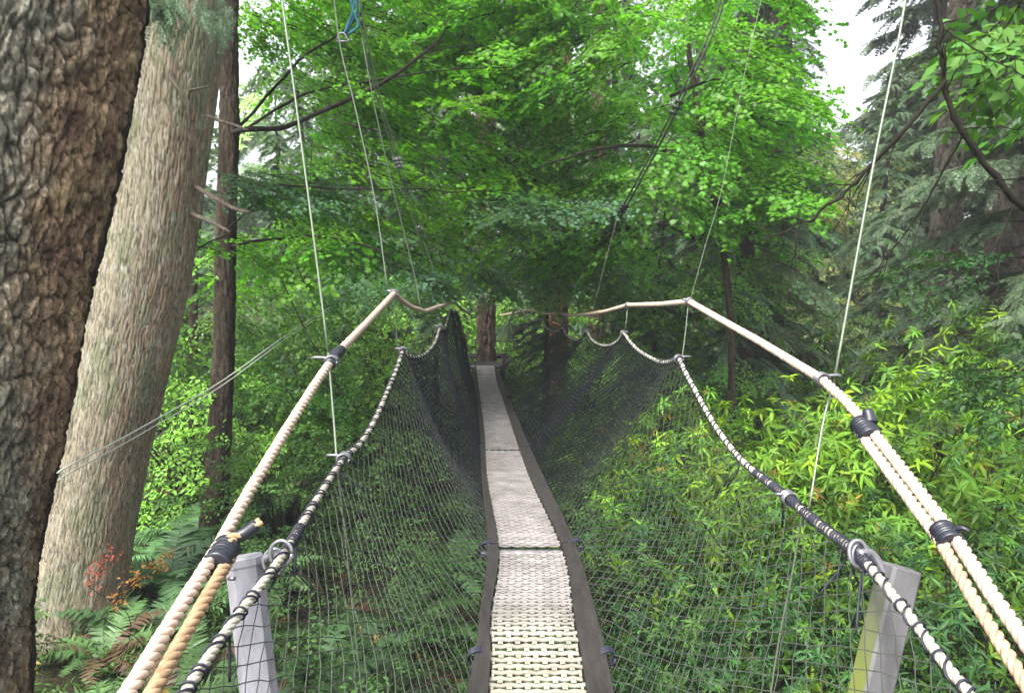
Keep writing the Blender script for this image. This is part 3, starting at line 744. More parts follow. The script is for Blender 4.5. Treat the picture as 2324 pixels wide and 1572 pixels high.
for k, px, z, sc, lb in [
    (0, 1850, 6.6, 1.25, 'bright rhododendron with red young tips behind the middle of the hanger wire at right'),
    (1, 2060, 5.9, 1.15, 'rhododendron with long glossy leaves between the right net rope and hand rope'),
    (0, 2230, 6.6, 1.3, 'rhododendron with reddish tips right of the thick rope, upper one'),
    (2, 2300, 4.6, 1.1, 'dark leaved rhododendron behind the square post, lower right corner'),
    (1, 1640, 8.2, 1.25, 'rhododendron with orange and yellow tips seen through the right net'),
    (2, 1800, 4.9, 1.0, 'darker rhododendron low behind the right net, left of the square post'),
    (2, 1620, 4.7, .85, 'dark leaved rhododendron at the bottom of the right net, beside the deck'),
    (2, 1480, 6.4, 1., 'dark leaved rhododendron in the middle of the right net'),
    (0, 1480, 10., 1.1, 'rhododendron low behind the right net, beside the reddish trunk'),
    (1, 2080, 9.2, 1.4, 'rhododendron further back, left of the pale mossy trunk'),
    (0, 2380, 9.5, 1.4, 'rhododendron further back at the right edge, right of the pale mossy trunk')]:
    place(RH[k], px, z, sc, lb, 'bush', G1)
G2 = 'leafy shrubs of the understorey'
for k, px, z, sc, lb in [
    (0, 620, 8.6, 1.1, 'leafy shrub behind the left hand rope, right of the slender brown trunk'),
    (2, 420, 9.5, 1.3, 'bright leafy shrub between the leaning pale trunk and the slender brown trunk'),
    (1, 740, 7.2, 1.1, 'dark leafy shrub behind the left net rope'),
    (0, 870, 9.5, 1.2, 'leafy shrub seen through the middle of the left net'),
    (1, 980, 12, 1.3, 'leafy shrub seen through the far part of the left net'),
    (2, 720, 12.5, 1.5, 'tall leafy shrub behind the tie of the left hand rope'),
    (1, 1560, 6.0, 1.1, 'dark leafy shrub seen through the lower right net'),
    (0, 1420, 7.6, 1.1, 'leafy shrub seen through the right net beside the deck'),
    (2, 1300, 11, 1.2, 'leafy shrub under the reddish trunk seen through the net'),
    (1, 1760, 13.5, 1.6, 'leafy shrub in the shade around the dark trunk at right'),
    (0, 1950, 13, 1.6, 'leafy shrub behind the rhododendrons near the hanger wire'),
    (1, 880, 5.2, .9, 'low leafy shrub seen through the lower left net'),
    (1, 1690, 5.3, .95, 'dark leafy shrub seen through the net between the rhododendrons, lower right'),
    (1, 1400, 5.1, .7, 'low leafy shrub just right of the deck near the bottom'),
    (0, 1930, 5.0, .9, 'leafy shrub close behind the square post and right net rope'),
    (0, 2200, 15, 1.8, 'leafy shrub far back near the right edge'),
    (2, 1560, 12.5, 1.5, 'light green leafy shrub behind the first scallop of the right net'),
    (2, 955, 15.5, 1.9, 'tall bright leafy shrub left of the trunk at the end of the deck'),
    (2, 1190, 16.5, 1.9, 'tall bright leafy shrub right of the trunk at the end of the deck'),
    (2, 1340, 15.8, 1.9, 'tall bright leafy shrub between the reddish trunk and the thin tan trunk'),
    (0, 1060, 18.5, 2.0, 'tall leafy shrub behind the trunk at the end of the deck'),
    (2, 860, 14.5, 1.7, 'tall bright leafy shrub below the peak of the left hand rope'),
    (0, 520, 12.5, 1.5, 'leafy shrub behind the slender brown trunk')]:
    place(BS[k], px, z, sc, lb, 'bush', G2)
G3 = 'sword ferns on the forest floor'
Fl = [(0, 290, 5.2, 1.1, 'large arching sword fern at the bottom left below the orange sprig'), (1, 420, 4.6, 1.1, 'blue-green sword fern left of the left hand rope at the bottom'),
      (2, 170, 6.0, 1.0, 'sword fern at the foot of the leaning pale trunk'), (1, 340, 7.4, 1.2, 'sword fern right of the foot of the leaning pale trunk'),
      (0, 120, 4.8, .9, 'sword fern in the bottom left corner beside the massive trunk'), (1, 420, 8.4, 1.2, 'sword fern at the foot of the slender brown trunk'),
      (2, 540, 6.3, 1.1, 'sword fern behind the left painted post'), (0, 640, 5.2, 1., 'sword fern seen through the net right of the left painted post'),
      (1, 760, 6.4, 1.1, 'sword fern seen through the left net near the tie-down wire'), (0, 900, 7.2, 1.2, 'sword fern in the middle of the left net'),
      (2, 1000, 5.6, 1., 'sword fern just left of the deck seen through the net'), (1, 1010, 8.8, 1.1, 'sword fern further back left of the deck'),
      (0, 1420, 5.4, 1.1, 'sword fern just right of the deck seen through the net'), (1, 1500, 4.6, 1., 'sword fern low in the right net'),
      (2, 1620, 5.0, 1., 'sword fern at the bottom of the right net, left of the tie-down wire'), (0, 1340, 9.0, 1.2, 'sword fern further back right of the deck'),
      (1, 840, 4.6, 1., 'sword fern at the bottom of the left net'), (2, 230, 9.0, 1.3, 'sword fern hidden behind the foot of the leaning pale trunk'),
      (0, 620, 9.6, 1.3, 'sword fern behind the left hand rope'), (1, 1750, 6.2, 1., 'sword fern under the rhododendrons seen through the net'),
      (2, 1200, 10.5, 1.2, 'sword fern under the bridge near its far end'),
      (1, 200, 4.4, .8, 'smallest sword fern in the bottom left corner'), (0, 380, 5.8, 1., 'sword fern between the two sprigs and the left hand rope'),
      (1, 280, 6.4, 1., 'sword fern behind the orange sprig'), (2, 480, 5.3, 1., 'sword fern close behind the taped rope stub and left post'),
      (0, 560, 7.6, 1.1, 'sword fern beyond the slender brown trunk, above the left post'), (1, 690, 5.8, 1., 'sword fern crossed by the tie-down wire on the left'),
      (2, 900, 5.9, 1., 'sword fern left of the deck between two others'), (1, 960, 4.7, .9, 'sword fern at the bottom edge left of the deck'),
      (0, 560, 4.6, .9, 'sword fern directly behind the left painted post'), (2, 350, 4.2, .8, 'sword fern at the bottom edge beside the thick left rope'),
      (1, 1560, 5.6, 1., 'sword fern in the middle of the lower right net'), (0, 1690, 4.6, .9, 'sword fern at the bottom edge beside the right tie-down wire')]
for k, px, z, sc, lb in Fl: place(FE[k], px, z, sc*.8, lb, 'fern', G3)

def ground_cover():
    mb = MB(); n = 2600
    z = rng.uniform(2.5, 24, n); px = rng.uniform(-400, 2800, n); x = (px-CX)/FPX*z
    pos = np.stack([x, z, ground(x, z)+rng.uniform(.0, .28, n)], 1)
    col = np.array([.06, .13, .03])*rng.uniform(.5, 1.6, (n, 1)); d = rng.uniform(0, 1, n) < .12; col[d] = col[d]*np.array([3., .9, .9])
    put_sprays(mb, BROAD, pos, rotm(rng.uniform(0, 6.28, n), rng.uniform(-.5, .4, n), rng.normal(0, .4, n)), rng.uniform(.4, .8, n), col)
    tag(mb.build('ground_cover', [M_shrub, M_twig]), 'low leafy ground cover over the forest floor', 'ground cover', kind='stuff')
ground_cover()

# ------------------------------------------------------------ overhanging branch at the right
o = np.array([3.9, 4.6, float(ground(3.9, 4.6))-.2]); tr = empty('broadleaf_tree', o)
tag(tr, 'dark bent limbs with large bright leaves hanging into the upper right corner', 'tree')
pts = np.array([[3.9, 4.6, o[2], .09], [3.85, 4.6, 3.2, .075], [3.75, 4.5, 5.0, .06], [3.7, 4.4, 8.0, .04]])
v, f, c = trunk_mesh(pts, 32, (-9, -8), seed=15, palette=pal_plain([.05, .045, .035], [.07, .06, .05], 71), amp=.01, coarse=.05)
MB().add(v-o, f, 0, c.reshape(-1, 3)).build('trunk', M_bark, tr)
for sp_ in [([(2620, 640, 4.5), (2420, 540, 4.3), (2324, 470, 4.2), (2265, 405, 4.2), (2215, 340, 4.2), (2170, 265, 4.2), (2146, 195, 4.2), (2136, 120, 4.2), (2132, 40, 4.2), (2122, -80, 4.2), (2110, -260, 4.2)], .021, .011),
            ([(2144, 185, 4.2), (2080, 262, 4.2), (1985, 372, 4.25), (1925, 430, 4.3), (1870, 480, 4.3), (1815, 508, 4.35), (1740, 545, 4.4)], .014, .005),
            ([(2190, 300, 4.2), (2140, 390, 4.3), (2090, 480, 4.4), (2030, 560, 4.5), (1960, 640, 4.6)], .007, .003),
            ([(1814, 510, 4.35), (1803, 560, 4.35), (1795, 620, 4.4), (1790, 690, 4.4)], .006, .0025), ([(2300, 462, 4.2), (2275, 540, 4.2), (2262, 620, 4.2), (2255, 690, 4.2)], .007, .003),
            ([(1935, 420, 4.3), (1880, 418, 4.3), (1820, 430, 4.35)], .004, .002), ([(2250, 400, 4.2), (2180, 470, 4.1), (2120, 560, 4.1)], .004, .002),
            ([(2188, 292, 4.2), (2260, 290, 4.1), (2350, 294, 4.)], .004, .002), ([(2240, 410, 4.2), (2300, 408, 4.1), (2360, 412, 4.)], .005, .002), ([(2134, 60, 4.2), (2200, 100, 4.0), (2280, 150, 3.9), (2380, 200, 3.8)], .006, .002)]:
    limbs([sp_], o).build('limb', M_twig, tr)
BIG = [spray_template(80+s, oval_leaf(.55, .1, .1), .12, 3, .6, 4, .6, jit=.45) for s in range(3)]
mb = maple_crown([(2300, 50, 60, 60, 4.2, 4.9, 9), (2290, 180, 50, 40, 4.3, 4.9, 4), (2380, 150, 60, 110, 4.2, 5., 7)], tr, o, [.06, .16, .02], T=BIG, scale=(.65, .95), droop=(.1, .9), yaw0=2.6)
mb.v = [q-o for q in mb.v]; mb.build('crown', [M_shrub, M_twig], tr)
# darker low leafy spray in front at right (2100-2324, 850-960) and mid right
mb = maple_crown([(2250, 880, 110, 50, 5, 6, 10), (2320, 800, 60, 60, 5, 6, 6), (2180, 620, 130, 60, 5, 6.5, 8)], tr, o, [.03, .09, .02], T=BROAD, scale=(.5, .8), droop=(.0, .5), yaw0=3.)
mb.v = [q-o for q in mb.v]; mb.build('crown', [M_shrub, M_twig], tr)

# ------------------------------------------------------------ the bridge
BR = empty('suspension_bridge', (0, 0, 0)); tag(BR, 'narrow rope suspension footbridge with pale perforated deck, black side nets and rope handrails', 'bridge')
def curve_z(rows):
    a = np.array([[q[2], *P(*q[:3])] for q in rows])
    def f(z):
        z = np.asarray(z, float); return np.stack([np.interp(z, a[:, 0], a[:, k]) for k in (1, 2, 3)], -1)
    return f, a
def ext(rows, z, dx=0, dzw=0):
    """add a nearer point by straight extrapolation in world space"""
    a = P(*rows[0]); b = P(*rows[1]); t = (z-rows[0][2])/(rows[1][2]-rows[0][2]); return a+(b-a)*t
# deck edges: y, left px, right px, depth
DK = [(1572, 1112, 1327, 2.43), (1400, 1116, 1300, 2.86), (1240, 1133, 1272, 3.76), (1080, 1106, 1200, 5.56), (980, 1100, 1165, 8.0), (900, 1090, 1139, 10.7), (866, 1085, 1127, 12.3), (827, 1080, 1121, 13.4)]
Lw = [P(a[1], a[0], a[3]) for a in DK]; Rw = [P(a[2], a[0], a[3]) for a in DK]; Zs = [a[3] for a in DK]
# level cross-slope (the walkway hangs level side to side), run on under the camera
for l, r in zip(Lw, Rw): m_ = (l[2]+r[2])/2; l[2] = r[2] = m_
for zz, y0, h in ((-1.2, -1.2, 3.40), (.3, .3, 3.45)):
    pass
Lw = [np.array([-.17, -1.2, 3.62]), np.array([-.13, .6, 3.60])]+Lw; Rw = [np.array([.17, -1.2, 3.62]), np.array([.2, .6, 3.60])]+Rw; Zs = [-1.2, .6]+Zs
Lc = spline(np.column_stack([Zs, np.array(Lw)]), 12); Rc = spline(np.column_stack([Zs, np.array(Rw)]), 12)
def deckL(z): return np.stack([np.interp(z, Lc[:, 0], Lc[:, k]) for k in (1, 2, 3)], -1)
def deckR(z): return np.stack([np.interp(z, Rc[:, 0], Rc[:, k]) for k in (1, 2, 3)], -1)
def arc_of(f, z0, z1):
    zz = np.linspace(z0, z1, 400); p = f(zz); d = np.concatenate(([0], np.cumsum(np.linalg.norm(np.diff(p, axis=0), axis=1)))); return zz, d
# perforated panels: each a grating of strips with staggered bridges between them
SEAMS = [-1.2, .6, 2.38, 3.76, 6.9, 10.2, 13.4]
NC = 5
for q in range(len(SEAMS)-1):
    z0, z1 = SEAMS[q]+.02, SEAMS[q+1]-.02
    zz, d = arc_of(deckL, z0, z1); pitch = .035; nrow = int(d[-1]/pitch); mb = MB()
    yel = (q == 2)*0.0
    tint1 = np.array([.25, .23, .225]); tint0 = np.array([.265, .25, .20])
    for k in range(nrow):
        za = np.interp(k*pitch, d, zz); zb = np.interp(k*pitch+pitch*.5, d, zz); zc = np.interp((k+1)*pitch, d, zz)
        def at(z, u, h):
            l, r = deckL(z), deckR(z); s = rng.normal(0, .0004); p = l+(r-l)*u; return p+np.array([0, 0, h+s])
        us = np.linspace(0, 1, 11); hh = np.where((np.arange(11)+k) % 2 == 0, 0, -.006)
        e0 = .028*(k % 2)
        us2 = us.copy(); us2[0] += (0 if k % 4 < 2 else -.03); us2[-1] += (0 if (k+1) % 4 < 2 else .03)
        top0 = np.array([at(za, u, h) for u, h in zip(us2, hh)]); top1 = np.array([at(zb, u, h) for u, h in zip(us2, hh)])
        n = 11; bt0 = top0-[0, 0, .004]; bt1 = top1-[0, 0, .004]
        v = np.concatenate([top0, top1, bt0, bt1]); f = []
        for i_ in range(n-1):
            f += [(i_, i_+1, n+i_+1, n+i_), (2*n+i_, i_, n+i_, 3*n+i_)[:0] or (2*n+i_, 2*n+i_+1, i_+1, i_), (n+i_, n+i_+1, 3*n+i_+1, 3*n+i_)]
        f = [t_ for t_ in f if len(t_) == 4]
        tc = (tint0+(tint1-tint0)*float(sstep(2.6, 3.1, za)))*rng.uniform(.85, 1.08)
        mb.add(v, [np.array(f)], 0, tc)
        # bridges to the next strip, staggered row by row
        if k < nrow-1:
            for c_ in range(NC+1):
                uc = (c_ + (.0 if k % 2 else .5))/NC
                if uc > 1.02: continue
                a0, a1 = max(0, uc-.03), min(1, uc+.03)
                v = [at(zb, a0, -.003), at(zb, a1, -.003), at(zc, a1, -.003), at(zc, a0, -.003)]
                mb.add(np.array(v), [np.array([(0, 1, 2, 3)])], 0, tc*.95)
    mb.build('deck_panel', M_alu, BR, smooth=False)
# cross bars under each seam
for z in SEAMS[1:]:
    mb = MB(); l, r = deckL(z), deckR(z); c_ = (l+r)/2; ax = r-l; W_ = np.linalg.norm(ax); ax = ax/W_
    bezel_box(mb, c_-np.array([0, 0, .035]), W_/2+.09, .02, .014, ax, (0, 1, 0)); mb.build('cross_bar', M_galv, BR)

OL = [(1062, 1572, 2.43), (1089, 1400, 2.86), (1106, 1240, 3.76), (1092, 1080, 5.56), (1089, 980, 8.), (1080, 900, 10.7), (1070, 850, 13.)]
OR = [(1390, 1572, 2.43), (1352, 1400, 2.86), (1302, 1235, 3.76), (1228, 1075, 5.56), (1184, 975, 8.), (1151, 890, 10.7), (1134, 850, 13.)]
def outer(rows, sgn):
    p = [P(*q) for q in rows]; z = [q[2] for q in rows]
    p = [np.array([sgn*.26-.02, -1.2, 3.66]), np.array([sgn*.27-.0, .6, 3.64])]+p; z = [-1.2, .6]+z
    c = spline(np.column_stack([z, np.array(p)]), 10)
    return lambda zz: np.stack([np.interp(zz, c[:, 0], c[:, k]) for k in (1, 2, 3)], -1)
outL, outR = outer(OL, -1), outer(OR, 1)
for dk, ou in ((deckL, outL), (deckR, outR)):
    for q in range(len(SEAMS)-1):
        zz = np.linspace(SEAMS[q]+.012, SEAMS[q+1]-.012, 24); a = dk(zz); b = ou(zz); d = b-a; d2 = d/np.linalg.norm(d, axis=1)[:, None]
        a = a+d2*.006+np.array([0, 0, .004]); up = np.array([0, 0, 1.])
        w1 = .03; ring = [a-up*.03, a+up*.012, b+up*.022, b-up*.03]
        v = np.stack(ring, 1).reshape(-1, 3)
        MB().add(v, [grid_faces(len(zz), 4)[:, ::-1], np.array([(0, 1, 2, 3)]), np.array([(3, 2, 1, 0)])+(len(zz)-1)*4]).build('side_board', M_board, BR, smooth=False)
# black knots lashing the boards to the bars
for z in SEAMS[2:-1]:
    for ou in (outL, outR):
        p = ou(z+(.27 if z < 2.5 else 0)); mb = MB()
        for k in range(4):
            a = np.linspace(0, 2*np.pi, 14); c_ = p+np.array([rng.normal(0, .008), k*.009-.015, 0])
            tube(mb, c_+np.stack([.03*np.cos(a), .006*np.sin(a*2), .026*np.sin(a)], 1), .0045, 5)
        for k in range(2):
            tt = np.linspace(0, 1, 5)[:, None]; tube(mb, p+tt*np.array([rng.normal(0, .04), -.03, -.05]), .004, 5)
        mb.build('lashing_knot', M_cord, BR)

# net ropes
NL = [(420, 1572, 1.5), (530, 1410, 1.78), (640, 1262, 2.1), (715, 1140, 2.55), (780, 1040, 3.1), (815, 1010, 3.3), (850, 955, 3.65), (885, 875, 4.2), (903, 830, 4.6), (915, 795, 5.0), (925, 806, 5.3), (945, 810, 5.8), (968, 800, 6.3), (988, 775, 6.8), (999, 742, 7.3), (1005, 746, 7.9), (1012, 738, 8.5), (1022, 703, 9.4), (1029, 712, 10.3), (1036, 708, 11.2), (1046, 735, 12.4), (1064, 800, 13.3)]
NR = [(2200, 1572, 1.5), (2090, 1430, 1.7), (1980, 1292, 1.95), (1930, 1242, 2.1), (1850, 1182, 2.35), (1790, 1130, 2.6), (1690, 1050, 3.1), (1640, 990, 3.4), (1605, 935, 3.65), (1578, 885, 3.9), (1556, 845, 4.15), (1540, 814, 4.4), (1522, 820, 4.7), (1500, 821, 5.), (1478, 812, 5.35), (1450, 795, 5.8), (1430, 775, 6.15), (1415, 756, 6.5), (1404, 772, 6.8), (1385, 783, 7.2), (1362, 782, 7.7), (1343, 770, 8.2), (1331, 751, 8.6), (1322, 765, 9.0), (1305, 771, 9.5), (1286, 760, 10.), (1277, 744, 10.4), (1262, 752, 10.8), (1243, 746, 11.2), (1226, 724, 11.6), (1208, 728, 11.9), (1190, 712, 12.3), (1172, 698, 12.7), (1150, 740, 13.1), (1136, 800, 13.3)]
def netcurve(rows, x0):
    p = [P(*q) for q in rows]; z = [q[2] for q in rows]
    p = [np.array([x0, -.4, p[0][2]+.02]), np.array([x0, .6, p[0][2]-.03])]+p; z = [-.4, .6]+z
    c = np.column_stack([z, np.array(p)]); c = spline(c, 5)
    return c
cL, cR = netcurve(NL, -.62), netcurve(NR, .86)
def curvef(c): return lambda zz: np.stack([np.interp(zz, c[:, 0], c[:, k]) for k in (1, 2, 3)], -1)
topL, topR = curvef(cL), curvef(cR)
def spiral(mb, f, zs, turns, r=.015, th=.0028):
    """one cord wound round a rope; turns[i] turns between zs[i] and zs[i+1]"""
    z = []; a = []; A0 = 0
    for z0, z1, n in zip(zs[:-1], zs[1:], turns):
        m = max(4, int(n*11)); q = np.linspace(0, 1, m, endpoint=False)
        z += list(z0+(z1-z0)*q); a += list(A0+2*np.pi*n*q); A0 += 2*np.pi*n
    z = np.array(z); a = np.array(a); p = f(z); t = f(z+.02)-f(z-.02); t /= np.linalg.norm(t, axis=1)[:, None]
    n = np.cross(t, [0, 0, 1]); n /= np.linalg.norm(n, axis=1)[:, None]; b = np.cross(t, n)
    tube(mb, p+r*(np.cos(a)[:, None]*n+np.sin(a)[:, None]*b), th, 5)
for c, f, heavy, lab in ((cL, topL, [(2.1, 2.3)], 'L'), (cR, topR, [(1.95, 2.95)], 'R')):
    rp = MB(); twisted(rp, c[:, 1:], .0125, .08, 3, .014); ro = rp.build('net_rope', M_netrope, BR)
    zl = [.2]; tn = []
    while zl[-1] < 13.2:
        z = zl[-1]; h = any(a < z < b for a, b in heavy)
        k = len(tn) % 2                                    # tight bunch of turns, then a long lazy turn
        if k == 0: zl.append(z+(.05 if h else .012)*(1 if z < 5 else 1.5)); tn.append(rng.integers(3, 6) if h else 1)
        else: zl.append(z+(rng.uniform(.01, .05) if h else rng.uniform(.05, .12))*(1 if z < 5 else 1.8)); tn.append(1)
    lm = MB(); spiral(lm, f, zl, tn); lm.build('lashing', M_cord, ro)
# loose ends of lashing cord
for f, zs in ((topR, (1.97, 2.05, 2.15, 2.7, 3.2)), (topL, (1.75, 2.12, 2.3, 3.1))):
    for z in zs:
        p = f(z)
        q = np.array([p, p+[rng.normal(0, .015), rng.normal(0, .02), -.05], p+[rng.normal(0, .035), rng.normal(0, .03), -.11-.05*rng.uniform()]])
        tube(MB(), spline(q, 4), .0038, 5).build('cord_end', M_cord, BR)

def net(topf, botf, side, z0, z1, cell=.085, vcell=.036, name='side_net'):
    mb = MB(); nu = int((z1-z0)/cell)
    Lm = 1.15; nv = int(Lm/vcell)
    if nv % 2: nv += 1
    I, J = np.meshgrid(np.arange(nu), np.arange(nv+1), indexing='ij')
    u = z0 + (I + .5*(J % 2))*cell; v = J/nv
    u2 = u + .25*cell*(vnoise(I*.7, J*.9, 5)-.5)
    T_ = topf(u2); B_ = botf(u2); 
    p = T_*(1-v[..., None]) + B_*v[..., None]
    bulge = np.sin(np.pi*v)**1.0
    ripple = .03*np.sin(u*2.9+v*2)+.05*(fbm(u*.9, v*2., 12, 2)-.5)
    p[..., 0] += side*bulge*(-.035+ripple); p[..., 2] -= bulge*.06; p[..., 1] += (v-.5)*.0
    p = p + rng.normal(0, .0018, p.shape)
    E0, E1 = [], []
    idx = I*(nv+1)+J; fl = p.reshape(-1, 3)
    for j in range(nv):
        a = idx[:, j]; b = idx[:, j+1]
        E0.append(a); E1.append(b)                        # straight-ish strand
        if j % 2 == 0: E0.append(a[1:]); E1.append(b[:-1])
        else: E0.append(a[:-1]); E1.append(b[1:])
    E0 = np.concatenate(E0); E1 = np.concatenate(E1)
    a, b = fl[E0], fl[E1]; d = b-a; d /= np.linalg.norm(d, axis=1)[:, None]+1e-9
    s = np.cross(d, [0, 1., .1]); s /= np.linalg.norm(s, axis=1)[:, None]+1e-9; t = np.cross(d, s)
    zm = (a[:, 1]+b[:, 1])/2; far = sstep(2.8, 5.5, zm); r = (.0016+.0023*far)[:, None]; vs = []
    for k in range(3):
        w_ = np.cos(k*2.094)*s+np.sin(k*2.094)*t; vs += [a+w_*r, b+w_*r]
    v = np.stack(vs, 1); base = (np.arange(len(a))*6)[:, None, None]
    f = np.array([(0, 1, 3, 2), (2, 3, 5, 4), (4, 5, 1, 0)])[None]+base
    mb.add(v.reshape(-1, 3), [f.reshape(-1, 4)], 0, np.repeat(mixc([.055, .062, .052], [.006, .007, .011], far), 6, 0))  # highlights put into the colour: near strands paler, far ones almost black
    return mb.build(name, M_net, BR)
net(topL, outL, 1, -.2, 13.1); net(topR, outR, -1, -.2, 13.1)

# handrails
HL = [(290, 1572, 1.45), (392, 1405, 1.68), (490, 1250, 1.95), (560, 1125, 2.2), (650, 975, 2.6), (720, 865, 2.95), (762, 805, 3.2), (830, 735, 3.95), (895, 665, 4.9), (912, 682, 5.4), (935, 697, 5.9), (965, 706, 6.6), (990, 697, 7.3), (1008, 692, 8.4), (1022, 686, 9.4), (1034, 688, 11.), (1046, 700, 12.6), (1068, 715, 14.0)]
HR = [(2360, 1500, 1.55), (2250, 1345, 1.75), (2165, 1215, 1.95), (2060, 1080, 2.2), (1970, 965, 2.45), (1915, 905, 2.6), (1865, 860, 2.75), (1720, 772, 3.5), (1640, 727, 4.0), (1565, 684, 4.6), (1500, 690, 5.5), (1425, 692, 6.5), (1375, 706, 7.5), (1330, 713, 8.6), (1300, 716, 9.5), (1275, 712, 10.4), (1240, 712, 11.4), (1200, 704, 12.3), (1136, 715, 14.0)]
def hcurve(rows, x0, h):
    p = [P(*q) for q in rows]; z = [q[2] for q in rows]
    d = p[0]-p[1]; q0 = p[0]+d*3
    c = np.column_stack([[z[0]-.9]+z, np.array([q0]+p)]); return c
def lin(c, step): 
    q, _ = resample(c[:, 1:], step); return q
def smooth_nodes(c): return spline(c, 3)
hL, hR = hcurve(HL, 0, 0), hcurve(HR, 0, 0)
fL, fR = curvef(hL), curvef(hR)
tan = (.43, .335, .27); pale = (.44, .34, .27)
roL = twisted(MB(), hL[:, 1:], .0175, .085, 3, .008, col=tan).build('handrail_rope', M_rope, BR)
roR = twisted(MB(), hR[:, 1:], .0175, .085, 3, .008, col=tan).build('handrail_rope', M_rope, BR)
# the doubled-back rope ends beside the handrails
zz = np.linspace(.5, 1.95, 20); dp = fL(zz)+np.array([.036, .0, -.016]); twisted(MB(), dp, .0165, .085, 3, .008, col=(.29, .195, .115)).build('rope_end', M_rope, roL)
e_ = np.array([fL(1.95)+[.036, 0, -.016], P(520, 1225, 1.97), P(555, 1212, 2.0), P(592, 1183, 2.02)]); e_ = spline(e_, 5)
twisted(MB(), e_, .0135, .085, 3, .008, col=(.4, .27, .15)).build('rope_end', M_rope, roL)
zz = np.linspace(1.92, 2.45, 12); dp = fR(zz)+np.array([-.028, 0, -.02]); twisted(MB(), dp, .0165, .085, 3, .008, col=pale).build('rope_end', M_rope, roR)
zz = np.linspace(.7, 1.93, 16); dp = fR(zz)+np.array([-.03, 0, -.02])-np.outer(np.linspace(.06, 0, 16), [.3, 0, .6]); twisted(MB(), dp, .0155, .085, 3, .008, col=(.4, .27, .18)).build('rope_end', M_rope, roR)
def tape(f, z0, z1, r, par, off=(0, 0, 0), knob=False):
    zz = np.linspace(z0, z1, 22); p = f(zz)+np.array(off); rr = r*(1+.07*np.sin(np.arange(22)*1.9)+rng.normal(0, .02, 22)); rr[0] *= .9; rr[-1] *= .85
    return tube(MB(), p, rr, 18).build('tape_wrap', M_tape, par)
tape(fL, 1.9, 1.99, .033, roL, (.017, 0, -.008)); tape(fL, 3.1, 3.3, .024, roL)
tape(fR, 1.93, 1.99, .032, roR, (-.012, 0, -.01)); tape(fR, 2.4, 2.48, .033, roR, (-.012, 0, -.01))
mb = tube(MB(), spline(np.array([P(530, 1222, 1.99), P(555, 1210, 2.0), P(582, 1190, 2.02)]), 5), .017, 12).build('tape_wrap', M_tape, roL)
mb = tube(MB(), spline(np.array([P(1975, 960, 2.45), P(1972, 945, 2.46), P(1968, 930, 2.47)]), 4), np.linspace(.024, .016, 9), 12).build('rope_end', M_tape, roR)
mb = tube(MB(), spline(np.array([P(2165, 1200, 1.95), P(2185, 1198, 1.93), P(2200, 1206, 1.92)]), 4), np.linspace(.009, .005, 9), 8).build('rope_end', M_tape, roR)

# whipping and short cross ties where hangers meet ropes
def tie(p, dx=.05, r=.006):
    mb = MB()
    for k in range(5):
        a = np.linspace(0, 2*np.pi, 16); tube(mb, p+np.array([0, (k-2)*.008, 0])+np.stack([.024*np.cos(a), .004*np.cos(a), .022*np.sin(a)], 1), .004, 5)
    tube(mb, spline(np.array([p+[-dx*.2, 0, .012], p+[-dx, 0, .014], p+[-dx*1.4, .01, .01]]), 4), r, 6)
    return mb
for p, dx in ((fL(3.14), .06), (topL(3.1), .05), (fR(2.75), -.05), (fL(4.9), .04), (topL(5.0), .04), (topR(4.4), -.05), (topR(2.6), .03), (fR(4.6), .03), (topR(6.5), -.03), (fR(6.5), -.03), (topL(7.3), .04), (topR(8.6), -.03)):
    tie(p, dx).build('hanger_tie', M_galv, BR)

# hanger wires
def wire(rows, r, m=M_wire, par=None, name='hanger_wire', per=6):
    p = spline(PP(rows), per) if len(rows) > 2 else PP(rows)
    return tube(MB(), p, r, 7).build(name, m, par if par is not None else BR)
wire([(575, -500, 3.45), (640, 0, 3.35), (690, 370, 3.28), (745, 800, 3.2)], .0046)
wire([(745, 800, 3.2), (758, 960, 3.14), (764, 1040, 3.1)], .0045)
wire([(764, 1045, 3.1), (785, 1230, 3.3), (803, 1400, 3.45), (822, 1580, 3.6), (845, 1800, 3.8)], .0042)
wire([(2125, -500, 2.95), (2055, 0, 2.88), (1983, 370, 2.83), (1892, 870, 2.76)], .0046)
wire([(1892, 870, 2.76), (1868, 960, 2.7), (1837, 1150, 2.6)], .0036)
wire([(1822, 1150, 2.6), (1800, 1290, 2.62), (1770, 1440, 2.66), (1748, 1590, 2.7), (1735, 1800, 2.75)], .003)
wire([(735, -300, 5.0), (765, 60, 4.98), (805, 240, 4.95), (850, 450, 4.93), (880, 660, 4.9)], .0042)
wire([(893, 668, 4.9), (898, 730, 4.95), (903, 795, 5.)], .003)
wire([(800, -60, 6.8), (838, 180, 6.8), (885, 400, 6.9), (935, 600, 7.0), (955, 700, 7.0)], .0042)
wire([(1402, 490, 7.4), (1380, 570, 7.5), (1362, 640, 7.6), (1345, 708, 7.8)], .0035)
wire([(1800, -300, 4.9), (1700, 120, 4.8), (1640, 420, 4.7), (1600, 560, 4.65), (1566, 684, 4.6)], .0012)
wire([(1562, 690, 4.6), (1556, 750, 4.5), (1548, 812, 4.4)], .002)
wire([(1425, 695, 6.5), (1418, 755, 6.5)], .003); wire([(1332, 715, 8.6), (1331, 751, 8.6)], .0035); wire([(1276, 714, 10.4), (1277, 744, 10.4)], .0035)
wire([(880, 300, 8.), (915, 440, 8.2), (965, 560, 8.4), (998, 650, 8.4), (1006, 690, 8.4)], .0045, M_wire)

